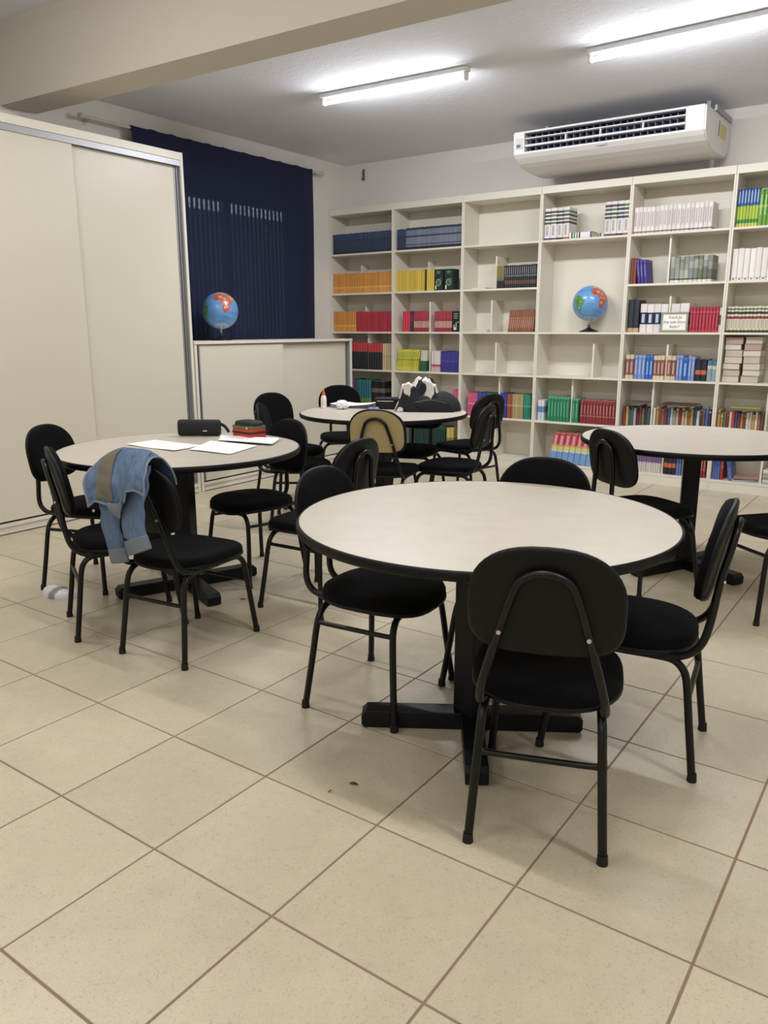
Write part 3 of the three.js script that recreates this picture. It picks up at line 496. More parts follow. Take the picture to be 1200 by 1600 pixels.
// one entry: [style, x0, x1, row, height, count, label, lean in degrees]; label null = joined stuff
function shelfRow(style, x0, x1, row, h, n, label, lean = 0, group, depth = 0.19, back = 0.03) {
  const w = (x1 - x0) / n;
  for (let i = 0; i < n; i++) {
    const mixed = style === 'mix', c0 = MIX[Math.floor(rnd() * MIX.length)], c1 = MIX[Math.floor(rnd() * MIX.length)];
    let bands = mixed ? (rnd() < 0.45 ? [[0.82, c0], [0.88, c1], [1, c0]] : [[1, c0]]) : ST[style];
    if (style === 'check') bands = bands.map(([f, c], q) => [f, q === 0 ? ['#3a4a86', '#7a3a4a', '#2f2f4a', '#a8563a'][i % 4] : q % 2 || q === 2 ? (q === 3 || q === 5 || q === 7 || q === 9 ? ['#4f8a4a', '#3f3a5c', '#6a3a58', '#3a5a4a'][(i + q) % 4] : c) : c]);
    if (style === 'pic') bands = bands.map(([f, c], q) => [Math.min(1, q < 2 || f === 1 ? f : f + rr(-0.1, 0.1)), q > 1 ? ['#868c72', '#a9ad9c', '#8a9092', '#b3b3a2', '#6b7260', '#98988f'][Math.floor(rnd() * 6)] : c]).sort((a2, b2) => a2[0] - b2[0]);
    const hh = h * (mixed ? rr(0.82, 1.04) : rr(0.985, 1.008)), dd = depth * (mixed ? rr(0.8, 1.05) : 1), k = rr(0.86, 1.04), ww = w * (mixed ? rr(0.88, 0.96) : 0.95), x = x0 + (i + 0.5) * w, y = YF + back + rr(0, 0.005) + (mixed ? rr(0, 0.02) : 0);
    const a = rad(lean + (lean ? rr(-0.08, 0.08) : 0)), raise = lean ? Math.abs(Math.sin(a)) * ww / 2 : 0;
    const cg = coverGeo(ww / Math.cos(a) * (lean ? 0.96 : 1), hh, dd, bands, k);
    if (label === null) { const pg = tint(strip(pagesGeo(ww, hh, dd).toNonIndexed()), '#d8cfba'); for (const g of [cg, pg]) { g.rotateZ(-a); g.translate(x, RT_[row] + raise + 0.0006, -y); stuffBooks.push(g); } continue; }
    const lab = Array.isArray(label) ? label[i] : n === 2 ? `${label}, ${['left', 'right'][i]} one` : `${label}, ${i === n - 1 ? 'rightmost' : i ? ORD[i] + ' from left' : 'leftmost'}`, t = thing('book', lab, 'book', [x, y, RT_[row] + raise + 0.0006], 0, Array.isArray(label) ? undefined : group || label);
    t.rotation.z = -a;
    part('cover', cg, M.vertex, t); part('page_block', pagesGeo(ww, hh, dd), M.pages, t);
    const tt = TITLE[style];                                     // printed title line on the spine
    if (tt) { const g = new THREE.CylinderGeometry(1, 1, hh * (tt[1] - tt[0]), 4, 1, true, -tt[3], tt[3] * 2); g.scale(ww / 2 / Math.sin(1.15), 1, 0.0114).translate(0, hh * (tt[0] + tt[1]) / 2, -0.0117); part('spine_title', tint(strip(g.toNonIndexed()), tt[2]), M.vertex, t); }
  }
}
const S = (...a) => shelfRow(...a);
// thin volumes of the left units, joined
S('navy', -4.206, -3.40, 0, 0.215, 45, null); S('navy', -3.336, -3.226, 0, 0.212, 6, null); S('navyw', -3.224, -2.54, 0, 0.218, 38, null);
S('orange', -4.206, -3.40, 1, 0.214, 34, null, 0, undefined, 0.135); S('yellow', -3.346, -2.984, 1, 0.216, 16, null, 0, undefined, 0.135); S('black', -2.982, -2.964, 1, 0.215, 1, null, 0, undefined, 0.135); S('yellow', -2.961, -2.868, 1, 0.214, 4, null, 0, undefined, 0.135);
S('orange', -4.206, -3.895, 2, 0.222, 12, null, 0, undefined, 0.135); S('crimson', -3.892, -3.40, 2, 0.218, 20, null, 0, undefined, 0.135);
S('scarlet', -3.258, -3.166, 2, 0.216, 3, null); S('dmix', -3.166, -3.118, 2, 0.215, 3, null); S('redcream', -3.116, -2.938, 2, 0.213, 9, null); S('redcream', -2.856, -2.646, 2, 0.21, 11, null);
S('redblack', -4.20, -3.941, 3, 0.295, 7, null); S('redblack', -3.94, -3.748, 3, 0.295, 6, null); S('redblack', -3.727, -3.537, 3, 0.292, 5, null); S('tan', -3.532, -3.402, 3, 0.288, 5, null);
S('purple', -3.93, -3.90, 4, 0.326, 1, null); S('teal', -3.899, -3.695, 4, 0.322, 6, null);
S('blue', -3.264, -3.201, 4, 0.26, 2, null); S('pink', -2.616, -2.546, 4, 0.262, 3, null); S('dgreen', -3.172, -2.921, 5, 0.273, 8, null); S('dgreen', -2.87, -2.701, 5, 0.265, 6, null); S('gold', -2.689, -2.60, 5, 0.262, 2, null);
S('tan2', -0.22, -0.12, 5, 0.2, 4, null);
{ const m = part('thin_books', mergeGeometries(stuffBooks), M.vertex, scene); m.userData = { label: 'tight rows of thin navy, orange and red school books in the two left units', category: 'books', kind: 'stuff' }; }
// the larger books, each its own
S('poster', -3.684, -3.50, 4, 0.308, 2, ['dark book with a small red picture, left of two beside the teal row', 'dark book with a small red picture, right of two beside the teal row']);
S('lime', -3.342, -3.062, 3, 0.226, 13, 'lime yellow book leaning in a row in the second bookcase unit', 6.5);
S('whitegreen', -3.036, -2.96, 3, 0.222, 4, 'white and dark green book beside the leaning lime row', 4);
S('pinkwhite', -2.888, -2.776, 3, 0.218, 5, 'pale pink book left of the violet row'); S('violet', -2.772, -2.552, 3, 0.215, 9, 'violet book in the row above the black and white cloth');
S('goldblack', -2.140, -2.060, 1, 0.212, 4, 'book with gold top and black foot beside the dark grey row'); S('dark', -2.058, -1.697, 1, 0.215, 16, 'dark grey book with a rusty band in the third bookcase unit');
S('brown', -2.005, -1.728, 2, 0.212, 13, 'brown book leaning in the row beneath the dark grey books', 5.5);
S('pink', -2.433, -2.326, 4, 0.236, 4, 'pink school book behind the two right chairs'); S('bluep', -2.326, -2.225, 4, 0.24, 4, 'blue violet school book next to the pink ones'); S('green', -2.214, -2.128, 4, 0.238, 4, 'green school book next to the narrow red ones');
S('red', -2.126, -2.094, 4, 0.234, 2, 'narrow red school book next to a divider'); S('blue', -2.06, -1.984, 4, 0.246, 3, 'deep blue school book right of the divider'); S('obrown', -1.98, -1.92, 4, 0.244, 3, 'orange brown school book next to the deep blue ones');
S('tan2', -1.92, -1.804, 4, 0.243, 6, 'tan school book next to the orange brown ones'); S('teal2', -1.797, -1.72, 4, 0.241, 5, 'teal school book at the right end below the empty shelf');
S('check', -1.655, -1.41, 0, 0.285, 4, 'thick white chequered book in the left group, top shelf'); S('check', -1.075, -0.848, 0, 0.292, 4, 'thick white chequered book in the right group, top shelf');
S('white', -0.808, -0.148, 0, 0.222, 18, 'white book in the long white row on the top shelf');
S('greenblue', 0.04, 0.203, 0, 0.296, 7, 'blue topped lime green book on the top right shelf'); S('greenb', 0.205, 0.395, 0, 0.28, 6, 'plain green book at the right photo edge on the top shelf');
S('rbrown', -0.806, -0.757, 1, 0.222, 2, 'reddish brown book beside the leaning violet ones'); S('violetb', -0.738, -0.652, 1, 0.208, 3, 'violet book leaning back towards the reddish brown ones', -7);
S('pic', -0.46, -0.112, 1, 0.217, 9, 'grey green picture-spined book in the row under white books'); S('bigwhite', 0.04, 0.45, 1, 0.255, 9, 'large plain white book in the rightmost bookcase unit');
S('bdark', -0.803, -0.705, 2, 0.285, 2, 'tall black book with a tan foot left of the white and navy ones'); S('wbw', -0.70, -0.455, 2, 0.246, 4, 'thick white and navy book left of and behind the framed sign', 0, undefined, 0.19, 0.05); S('wbw', -0.433, -0.275, 2, 0.246, 2, 'thick white book with a navy middle, behind the framed sign', 0, undefined, 0.19, 0.05);
S('red9', -0.264, -0.025, 2, 0.211, 9, 'red book in the row right of the framed sign'); S('wb1', -0.021, 0.002, 2, 0.208, 1, ['slim white and grey book at the right end of the red row']);
S('set', 0.04, 0.45, 2, 0.213, 14, 'cream book with red and green bands in the rightmost unit');
S('bt', -0.795, -0.72, 3, 0.216, 2, 'brown and cream book at the left end, before the pale blue ones'); S('lb', -0.715, -0.615, 3, 0.215, 3, 'pale blue book left of the bright blue pair'); S('bl', -0.612, -0.546, 3, 0.215, 2, 'bright blue book of the pair left of the divider');
S('bt', -0.544, -0.446, 3, 0.214, 3, 'brown and cream book right of the bright blue pair'); S('bt', -0.424, -0.346, 3, 0.214, 2, 'brown and cream book right of the divider'); S('lb', -0.344, -0.288, 3, 0.217, 2, 'pale blue book left of the single bright blue one'); S('bl', -0.287, -0.243, 3, 0.199, 1, ['single bright blue book among pale blue ones']);
S('lb', -0.241, -0.186, 3, 0.21, 2, 'pale blue book left of the two black ones'); S('blk', -0.18, -0.084, 3, 0.186, 2, 'black book with an orange mark on its spine'); S('pic2', -0.08, -0.002, 3, 0.178, 2, 'light blue picture book at the right end beside the black ones');
const mixLabel = (where, n) => Array.from({ length: n }, () => where);
S('mix', -0.79, -0.545, 4, 0.196, 10, 'worn storybook in the mixed row left of the divider', 0, 'mixed storybooks'); S('mix', -0.515, -0.01, 4, 0.2, 20, 'worn storybook in the mixed row behind the right table', 0, 'mixed storybooks behind the right table'); S('mix', 0.042, 0.41, 4, 0.198, 16, 'worn storybook in the mixed row of the rightmost unit', 0, 'mixed storybooks of the rightmost unit');
S('bw', -1.645, -1.575, 4, 0.2, 2, 'white and blue book left of the green row'); S('gr', -1.54, -1.316, 4, 0.24, 7, 'green book in the row left of the divider'); S('gr', -1.29, -1.225, 4, 0.228, 2, 'green book right of the divider, next to the dark red row'); S('dred', -1.205, -0.865, 4, 0.22, 11, 'dark red book in the row next to the green ones');
S('ryb', -1.50, -0.94, 5, 0.30, 9, 'red, yellow and blue banded book leaning on the bottom shelf', 8); S('pw', -0.80, -0.41, 5, 0.222, 18, 'thin purple and white book on the bottom shelf under the right table');
S('blk', -0.382, -0.275, 5, 0.21, 3, 'black book on the bottom shelf behind the right table leg'); S('bl6', -0.272, -0.225, 5, 0.214, 2, 'blue book on the bottom shelf behind the right table leg'); S('dred', -0.11, -0.015, 5, 0.217, 4, 'dark red book at the right end of the fifth unit, bottom shelf');
S('bl6', 0.04, 0.105, 5, 0.23, 3, 'blue book at the left end of the rightmost bottom shelf'); S('red', 0.107, 0.13, 5, 0.215, 1, ['single red book between blue ones on the rightmost bottom shelf']); S('bl6', 0.178, 0.212, 5, 0.225, 1, ['blue picture book slumping on the rightmost bottom shelf'], -10);
// face-out atlases and other single volumes
const faceTex = (bg, draw) => { const c = document.createElement('canvas'); c.width = 128; c.height = 256; const x = c.getContext('2d'); x.fillStyle = bg; x.fillRect(0, 0, 128, 256); draw(x); const t = new THREE.CanvasTexture(c); t.colorSpace = THREE.SRGBColorSpace; return t; };
const atlasTex = faceTex('#18342f', (x) => { x.strokeStyle = '#b9b79a'; x.lineWidth = 7; x.beginPath(); x.arc(66, 160, 40, 0, 7); x.stroke(); x.lineWidth = 3; for (const r of [14, 26]) { x.beginPath(); x.arc(66, 160, r, 0, 7); x.stroke(); } x.fillStyle = '#8c9a86'; x.fillRect(30, 26, 68, 10); x.fillRect(36, 46, 56, 7); x.fillStyle = '#e3e0c6'; x.fillRect(10, 196, 22, 46); x.fillStyle = '#c98f3a'; x.fillRect(100, 108, 14, 10); });
const darkTex = faceTex('#16211f', (x) => { x.fillStyle = '#93a08e'; for (const [a, b, w] of [[20, 24, 80], [26, 44, 66], [18, 64, 84], [30, 84, 56]]) x.fillRect(a, b, w, 9); x.fillStyle = '#cfd8b4'; x.fillRect(22, 168, 16, 66); x.fillRect(22, 200, 50, 34); x.fillRect(58, 140, 14, 60); x.fillRect(86, 130, 26, 12); });
function faceBook(x, row, w, h, tex, label) {
  const t = thing('book', label, 'book', [x, YF + 0.035, RT_[row] + 0.0006]);
  part('cover', coverGeo(w, h, 0.13, [[1, '#1c3530']]), M.vertex, t); part('page_block', pagesGeo(w, h, 0.13), M.pages, t);
  part('front_print', new THREE.PlaneGeometry(w - 0.002, h - 0.002).translate(0, h / 2, 0.0006), new THREE.MeshStandardMaterial({ map: tex, roughness: 0.45 }), t);
}
faceBook(-2.813, 1, 0.092, 0.212, atlasTex, 'dark green atlas volume with a pale ring, left of the two'); faceBook(-2.69, 1, 0.096, 0.211, atlasTex, 'dark green atlas volume with a pale ring, right of the two');
faceBook(-2.592, 2, 0.092, 0.207, darkTex, 'dark green volume with pale lettering at the end of the red row');
// books lying flat
function flatBook(x, y, z, w, d, h, turn, style, label, group, name = 'book') {
  const t = thing(name, label, 'book', [x, y, z], turn, group), g = coverGeo(h, w, d, ST[style] || [[1, style]]);
  g.rotateZ(Math.PI / 2).translate(w / 2, h / 2, d / 2); part('cover', g, M.vertex, t);
  part('page_block', pagesGeo(h, w, d).rotateZ(Math.PI / 2).translate(w / 2, h / 2, d / 2), M.pages, t); return t;
}
flatBook(-1.30, YF + 0.12, RT_[0] + 0.001, 0.215, 0.15, 0.055, 0, 'check', 'thick white chequered book lying flat, left of the two on the top shelf'); flatBook(-1.155, YF + 0.235, RT_[0] + 0.001, 0.2, 0.1, 0.05, 0, 'check', 'thick white chequered book lying flat, behind and right of the other');
const booklet = (x, y, z, w, d, h, turn, label) => { const t = thing('booklet', label, 'booklet', [x, y, z], turn); part('cover', [box(-w / 2, w / 2, -d / 2, d / 2, h - 0.001, h), box(-w / 2, w / 2, -d / 2, d / 2, 0, 0.001), box(-w / 2, -w / 2 + 0.001, -d / 2, d / 2, 0.001, h - 0.001)], M.paper, t); part('pages', box(-w / 2 + 0.001, w / 2 - 0.003, -d / 2 + 0.002, d / 2 - 0.002, 0.001, h - 0.001), M.pages, t); return t; };
booklet(-2.34, YF + 0.13, RT_[1] + 0.001, 0.15, 0.2, 0.014, 0.05, 'thin white booklet lying alone below the empty top compartment'); booklet(-2.30, YF + 0.13, RT_[2] + 0.001, 0.16, 0.2, 0.016, -0.06, 'thin white booklet lying left of the leaning brown books');
// two stacks of worn books, spines hidden: page edges forward
for (const [s, x] of [[0, 0.116], [1, 0.268]]) {
  let z = RT_[3] + 0.001; const where = ['left worn stack', 'right worn stack'][s], nth = ['lowest', 'second from the bottom', 'third from the bottom', 'fourth from the bottom', 'third from the top', 'second from the top', 'topmost'];
  for (let k = 0; k < 7; k++) {
    const h = rr(0.046, 0.058), w = rr(0.126, 0.14), red = (s === 0 && k === 6) || (s === 1 && k === 5), t = thing('worn_book', `${red ? 'worn book with faded pink edges' : 'worn grey-cream book'}, ${nth[k]} in the ${where}`, 'book', [x + rr(-0.006, 0.006), YF + 0.035 + rr(0, 0.012), z], rr(-0.05, 0.05), undefined);
    part('cover', [box(-w / 2, w / 2, 0, 0.2, 0, 0.0015), box(-w / 2, w / 2, 0, 0.2, h - 0.0015, h), box(-w / 2, w / 2, 0.197, 0.2, 0.0015, h - 0.0015)], std(['#b9b0a0', '#a89a88', '#8e8478'][k % 3], 0.8), t);
    part('page_block', box(-w / 2 + 0.002, w / 2 - 0.002, 0.004, 0.196, 0.0016, h - 0.0016), std(red ? '#b99a92' : ['#cfc6b6', '#c2b8a7', '#d5cdbf'][(k + s) % 3], 0.95), t);
    z += h + 0.0008;
  }
}
flatBook(-0.66, YF + 0.05, RT_[4] + 0.2235, 0.2, 0.16, 0.012, 0, '#5a5046', 'thin book lying flat on top of the mixed row left of the divider'); flatBook(-0.27, YF + 0.045, RT_[4] + 0.2235, 0.3, 0.17, 0.014, -0.02, '#4a2f2a', 'dark brown book lying flat on top of the mixed row behind the right table'); flatBook(0.27, YF + 0.05, RT_[4] + 0.2235, 0.24, 0.17, 0.014, 0, '#8f9440', 'olive book lying flat on top of the rightmost mixed row');
for (const [k, lab, c, x, a] of [[0, 'lowest magazine lying on the rightmost bottom shelf', '#c9c2b8', 0.29, 0.2], [1, 'middle magazine lying on the rightmost bottom shelf', '#7a86b0', 0.285, 0.1], [2, 'topmost magazine, with a reddish cover, on the rightmost bottom shelf', '#b0806a', 0.295, 0.28]]) flatBook(x, YF + 0.14, RT_[5] + 0.001 + k * 0.0115, 0.2, 0.19, 0.01, a, c, lab, undefined, 'magazine');
for (let k = 0; k < 3; k++) flatBook(0.56, YF + 0.12, RT_[5] + 0.001 + k * 0.041, 0.22, 0.17, 0.038, 0, ['#c9c0b0', '#a89c8c', '#d3cbbd'][k], ['lowest', 'middle', 'topmost'][k] + ' thick book in the stack at the right photo edge, bottom shelf');

// ---------------------------------------------------------------- framed sign
{
  const t = thing('framed_sign', 'small framed paper sign with three lines of text, leaning on the books', 'sign', [-0.386, YF + 0.022, RT_[2] + 0.001]), w = 0.234, h = 0.17, sage = std('#8f9a80', 0.6);
  const c = document.createElement('canvas'); c.width = 512; c.height = 372; const x = c.getContext('2d'); x.fillStyle = '#f2efe8'; x.fillRect(0, 0, 512, 372); x.fillStyle = '#4a4a46'; x.textAlign = 'center'; x.font = 'italic bold 84px serif';
  x.fillText('Você já', 262, 96); x.fillText('leu um livro', 262, 212); x.fillText('hoje?', 262, 324); const tex = new THREE.CanvasTexture(c); tex.colorSpace = THREE.SRGBColorSpace;
  part('sheet', new THREE.PlaneGeometry(w - 0.04, h - 0.04).translate(0, h / 2, 0.0035), new THREE.MeshStandardMaterial({ map: tex, roughness: 0.5 }), t);
  const f = 0.018; part('frame', [box(-w / 2, w / 2, -0.006, 0.008, 0, f, 0.003), box(-w / 2, w / 2, -0.006, 0.008, h - f, h, 0.003), box(-w / 2, -w / 2 + f, -0.006, 0.008, f, h - f, 0.003), box(w / 2 - f, w / 2, -0.006, 0.008, f, h - f, 0.003)], sage, t);
  part('backing', box(-w / 2 + f, w / 2 - f, -0.003, 0.006, f, h - f), M.white, t); t.rotation.x = -0.04;
}

// ---------------------------------------------------------------- globes
const LAND = {   // rough coast outlines in lon, lat
  africa: [[-16, 15], [-17, 21], [-10, 30], [-6, 35.5], [10, 37], [20, 31], [32, 31], [36, 22], [43, 11.5], [51, 11.5], [44, 1], [39, -6], [40.5, -15], [35, -22], [32, -28], [26, -34], [18.5, -34], [15, -26], [12, -17], [13, -8], [9, 0], [9, 4], [4, 6.3], [-4, 5], [-8, 4.5], [-13, 8.5]],
  madagascar: [[44, -18], [49.5, -12.5], [50, -16], [47, -25], [44, -24]],
  south: [[-77, 8], [-72, 12], [-62, 10.5], [-51, 4.5], [-49, 0], [-35, -6], [-39, -17], [-41, -22], [-48, -26], [-53, -33], [-58, -38], [-65, -42], [-68, -50], [-69, -55], [-75, -50], [-73, -38], [-70, -19], [-76, -14], [-81, -5], [-79, 2]],
  europe: [[-9, 37], [-9, 43], [-2, 44], [-4, 48], [4, 52], [9, 55], [6, 60], [14, 67], [25, 71], [40, 67], [60, 68], [60, 45], [48, 42], [38, 41], [28, 41], [23, 37], [16, 40], [9, 44], [3, 43], [0, 39], [-5, 36]],
  asia: [[60, 68], [75, 73], [105, 77], [140, 73], [180, 68], [160, 60], [140, 55], [135, 45], [127, 38], [121, 30], [108, 20], [105, 9], [100, 14], [97, 17], [88, 22], [80, 14], [77, 8], [72, 20], [60, 25], [57, 24], [54, 17], [44, 13], [35, 28], [36, 36], [48, 42], [60, 45]],
  north: [[-168, 66], [-125, 70], [-95, 72], [-80, 70], [-65, 60], [-56, 52], [-70, 43], [-81, 31], [-80, 25], [-90, 30], [-97, 26], [-95, 18], [-87, 21], [-84, 10], [-78, 8], [-95, 15], [-106, 22], [-115, 30], [-124, 40], [-130, 52], [-150, 60]],
  australia: [[114, -22], [122, -18], [131, -12], [136, -12], [142, -11], [146, -19], [153, -27], [150, -37], [140, -38], [131, -31], [116, -35]],
  greenland: [[-55, 60], [-45, 60], [-20, 70], [-20, 82], [-60, 82], [-55, 70]], antarctica: [[-180, -70], [-120, -73], [-60, -66], [0, -70], [60, -67], [120, -66], [180, -70], [180, -90], [-180, -90]],
};
const globeTex = (() => {
  const c = document.createElement('canvas'), W = 1024, H = 512; c.width = W; c.height = H; const x = c.getContext('2d'), px = (l, b) => [((l + 180) / 360) * W, ((90 - b) / 180) * H];
  x.fillStyle = '#6299d0'; x.fillRect(0, 0, W, H);
  for (let k = 0; k < 260; k++) { x.fillStyle = k % 2 ? 'rgba(120,180,235,0.10)' : 'rgba(40,90,170,0.10)'; x.beginPath(); x.ellipse(rnd() * W, rnd() * H, 20 + rnd() * 50, 8 + rnd() * 20, 0, 0, 7); x.fill(); }
  x.strokeStyle = 'rgba(60,90,150,0.35)'; x.lineWidth = 1; for (let l = -180; l < 180; l += 15) { x.beginPath(); x.moveTo(...px(l, 80)); x.lineTo(...px(l, -80)); x.stroke(); } for (let b = -75; b <= 75; b += 15) { x.beginPath(); x.moveTo(...px(-180, b)); x.lineTo(...px(180, b)); x.stroke(); }
  const tone = { africa: '#b8604f', madagascar: '#c98a76', south: '#5c8f4e', europe: '#d9c25e', asia: '#d0a04a', north: '#d9925a', australia: '#c98f4a', greenland: '#e6e6e0', antarctica: '#a9c1da' };
  for (const k in LAND) { x.fillStyle = tone[k]; x.beginPath(); LAND[k].forEach(([l, b], i) => (i ? x.lineTo(...px(l, b)) : x.moveTo(...px(l, b)))); x.closePath(); x.fill(); x.strokeStyle = 'rgba(70,60,50,0.5)'; x.lineWidth = 1.2; x.stroke(); }
  const spot = (l, b, r, col2) => { x.fillStyle = col2; x.beginPath(); const [u, v] = px(l, b); x.ellipse(u, v, r * 1.2, r, 0, 0, 7); x.fill(); };
  for (const [l, b, r, cc] of [[8, 20, 16, '#e39a6a'], [22, 14, 14, '#d98a5a'], [-4, 12, 12, '#a8453f'], [18, 0, 13, '#d8704f'], [30, 2, 10, '#e0a878'], [22, -16, 10, '#e6b08a'], [24, -28, 9, '#a65246'], [36, 6, 9, '#ad4a44'], [-60, -8, 14, '#4f8a45'], [-52, -14, 12, '#7aa55c'], [-64, -32, 8, '#c9b46a'], [-70, 4, 8, '#8fae4a'], [10, 50, 8, '#c98f6a'], [40, 55, 14, '#c9b04a'], [100, 50, 26, '#b98f3a'], [80, 25, 12, '#c97a5a'], [-100, 45, 20, '#c9704a'], [-105, 62, 18, '#d9b06a']]) spot(l, b, r, cc);
  const t = new THREE.CanvasTexture(c); t.colorSpace = THREE.SRGBColorSpace; return t;
})();
function globe(x, y, z, facing, lon, tilt, label) {
  const t = thing('globe', label, 'globe', [x, y, z]), R = 0.162, cy = 0.262;
  const s = new THREE.SphereGeometry(R, 64, 48), v = V(Math.cos(rad(facing)), 0, -Math.sin(rad(facing))), q = new THREE.Quaternion().setFromAxisAngle(v.clone().cross(V(0, 1, 0)).normalize(), rad(tilt)).multiply(new THREE.Quaternion().setFromAxisAngle(V(0, 1, 0), rad(facing - lon)));
  const ball = part('ball', s, new THREE.MeshPhysicalMaterial({ map: globeTex, roughness: 0.3, clearcoat: 0.5, clearcoatRoughness: 0.15 }), t); ball.position.y = cy; ball.quaternion.copy(q);
  const up = V(0, 1, 0).applyQuaternion(q), blk = std('#17181b', 0.35), clear = std('#b9bfc4', 0.25, { metalness: 0.3 });
  part('top_pin', new THREE.CylinderGeometry(0.006, 0.01, 0.014, 12).translate(0, R + 0.005, 0), clear, ball);
  part('lower_cap', new THREE.LatheGeometry([[0.0001, -0.167], [0.014, -0.165], [0.018, -0.160], [0.012, -0.156]].map(([a, b]) => new THREE.Vector2(a, b)), 24), clear, ball);
  const p0 = up.clone().multiplyScalar(-R - 0.004).add(V(0, cy, 0));
  part('stem', sweep([p0, p0.clone().lerp(V(0, 0.06, 0), 0.5).add(V(0, -0.006, 0)), V(0, 0.06, 0), V(0, 0.03, 0)], 0.009, { steps: 16 }), clear, t);
  part('foot', [new THREE.LatheGeometry([[0.0001, 0.064], [0.013, 0.063], [0.014, 0.046], [0.02, 0.036], [0.05, 0.024], [0.088, 0.009], [0.092, 0.002], [0.09, 0], [0.0001, 0]].map(([a, b]) => new THREE.Vector2(a, b)), 40)], blk, t);
}
globe(-1.205, YF + 0.142, RT_[2] + 0.0005, -69, -18, 22, 'blue globe on a black foot in the tall bookcase compartment');
globe(-3.83, 3.945, 1.2905, -43, 6, 27, 'blue globe standing on the low cabinet before the navy curtain');

// ---------------------------------------------------------------- things on the papers table
const TT = ZT + 0.0006;
function sheet(pts, z, label, seedn) {   // four plan corners
  const [a, b, c, d] = pts, cx = pts.reduce((s2, p) => s2 + p[0], 0) / 4, cy = pts.reduce((s2, p) => s2 + p[1], 0) / 4, t = thing('paper_sheet', label, 'paper', [cx, cy, z]);
  const f = (u, v, o) => { const x = (1 - u) * (1 - v) * a[0] + u * (1 - v) * b[0] + u * v * c[0] + (1 - u) * v * d[0], y = (1 - u) * (1 - v) * a[1] + u * (1 - v) * b[1] + u * v * c[1] + (1 - u) * v * d[1]; return V(x - cx, o + 0.0015 + 0.007 * noise(u * 2.2, v * 2.2, seedn) * (Math.abs(u - 0.5) + Math.abs(v - 0.5)), -(y - cy)); };
  const cv = document.createElement('canvas'); cv.width = 256; cv.height = 360; const k = cv.getContext('2d'); k.fillStyle = '#f4f1f2'; k.fillRect(0, 0, 256, 360); k.fillStyle = 'rgba(120,120,130,0.35)'; for (let r = 0; r < 20; r++) for (let q = 0; q < 9; q++) if (rnd() > 0.25) k.fillRect(24 + q * 24, 36 + r * 15, 12 + rnd() * 10, 3);
  const tex = new THREE.CanvasTexture(cv); tex.colorSpace = THREE.SRGBColorSpace;
  part('page', grid(14, 14, (u, v) => f(u, v, 0)), new THREE.MeshStandardMaterial({ map: tex, roughness: 0.85, side: THREE.DoubleSide }), t);
}
sheet([[-1.99, 1.475], [-1.595, 1.475], [-1.625, 1.69], [-2.02, 1.69]], TT, 'white printed sheet on the wardrobe table, nearest the denim jacket', 1);
sheet([[-1.565, 1.545], [-1.275, 1.56], [-1.375, 1.86], [-1.70, 1.82]], TT + 0.001, 'white printed sheet at the front right of the wardrobe table', 2);
sheet([[-1.66, 1.84], [-1.31, 1.905], [-1.42, 2.085], [-1.79, 1.985]], TT + 0.009, 'white printed sheet partly under the red pencil box', 3);
{ // black soft pencil case
  const t = thing('pencil_case', 'black soft pencil case with a zip pull on the wardrobe table', 'pencil case', [-1.955, 1.97, TT], rad(33)), L = 0.128, m = std('#14161a', 0.75, { bumpMap: weaveBump, bumpScale: 0.0008 });
  const prof = (a, k) => { const c = Math.cos(a), s = Math.sin(a); return [0.038 * sgnp(c, 0.62) * k, 0.048 + 0.046 * sgnp(s, 0.62) * k]; };
  part('body', grid(40, 36, (u, v) => { const x = -L + 2 * L * v, e = Math.min(v, 1 - v), k = e < 0.06 ? Math.sqrt(Math.max(0, 1 - Math.pow(1 - e / 0.06, 2))) * 0.3 + 0.7 : 1, kk = v === 0 || v === 1 ? 0 : k, [d, h] = prof(-u * 2 * Math.PI, kk); return V(x, Math.max(0.0005, h + 0.003 * (noise(x * 30, d * 40, 5) - 0.5)), d); }), m, t);
  part('zip', box(-L + 0.01, L - 0.01, -0.006, 0.006, 0.091, 0.0955, 0.001), std('#2a2c30', 0.5), t); part('zip_pull', sweep([V(L - 0.008, 0.07, -0.01), V(L + 0.02, 0.055, -0.012), V(L + 0.045, 0.02, -0.01)], () => [0.009, 0.003], { steps: 10 }), m, t);
  part('badge', box(0.03, 0.055, -0.0405, -0.0385, 0.03, 0.036), std('#c9ccd0', 0.4), t);
}
{ // red and black boxy pencil case
  const t = thing('pencil_box', 'boxy red, black and olive pencil case on the wardrobe table', 'pencil case', [-1.65, 2.075, TT], rad(-6)), red = std('#c23324', 0.65), blk = std('#17181a', 0.7), ol = std('#5a6238', 0.7);
  const w = 0.082, d = 0.058; part('lower_body', box(-w, w, -d, d, 0.0005, 0.03, 0.006), red, t); part('stripe', box(-w - 0.001, w + 0.001, -d - 0.001, d + 0.001, 0.03, 0.04, 0.002), blk, t); part('upper_body', box(-w, w, -d, d, 0.04, 0.053, 0.004), red, t);
  part('olive_band', box(-w, w, -d, d, 0.053, 0.075, 0.005), ol, t); part('lid', pad((a) => [w * sgnp(Math.cos(a), 0.5), d * sgnp(Math.sin(a), 0.5)], [[1, 0.075], [1.0, 0.085], [0.95, 0.095], [0.8, 0.1], [0.0001, 0.102]].reverse(), (u, v, z) => V(u * (z > 0.09 ? 0.98 : 1), z, -v)), blk, t);
  part('zip', box(-w - 0.002, w + 0.002, -d - 0.002, d + 0.002, 0.0345, 0.037, 0.0008), std('#3a3b3d', 0.4), t); part('snap', new THREE.SphereGeometry(0.008, 14, 10).scale(1, 1, 0.5).translate(w - 0.03, 0.063, d + 0.002), M.bolt, t);
}

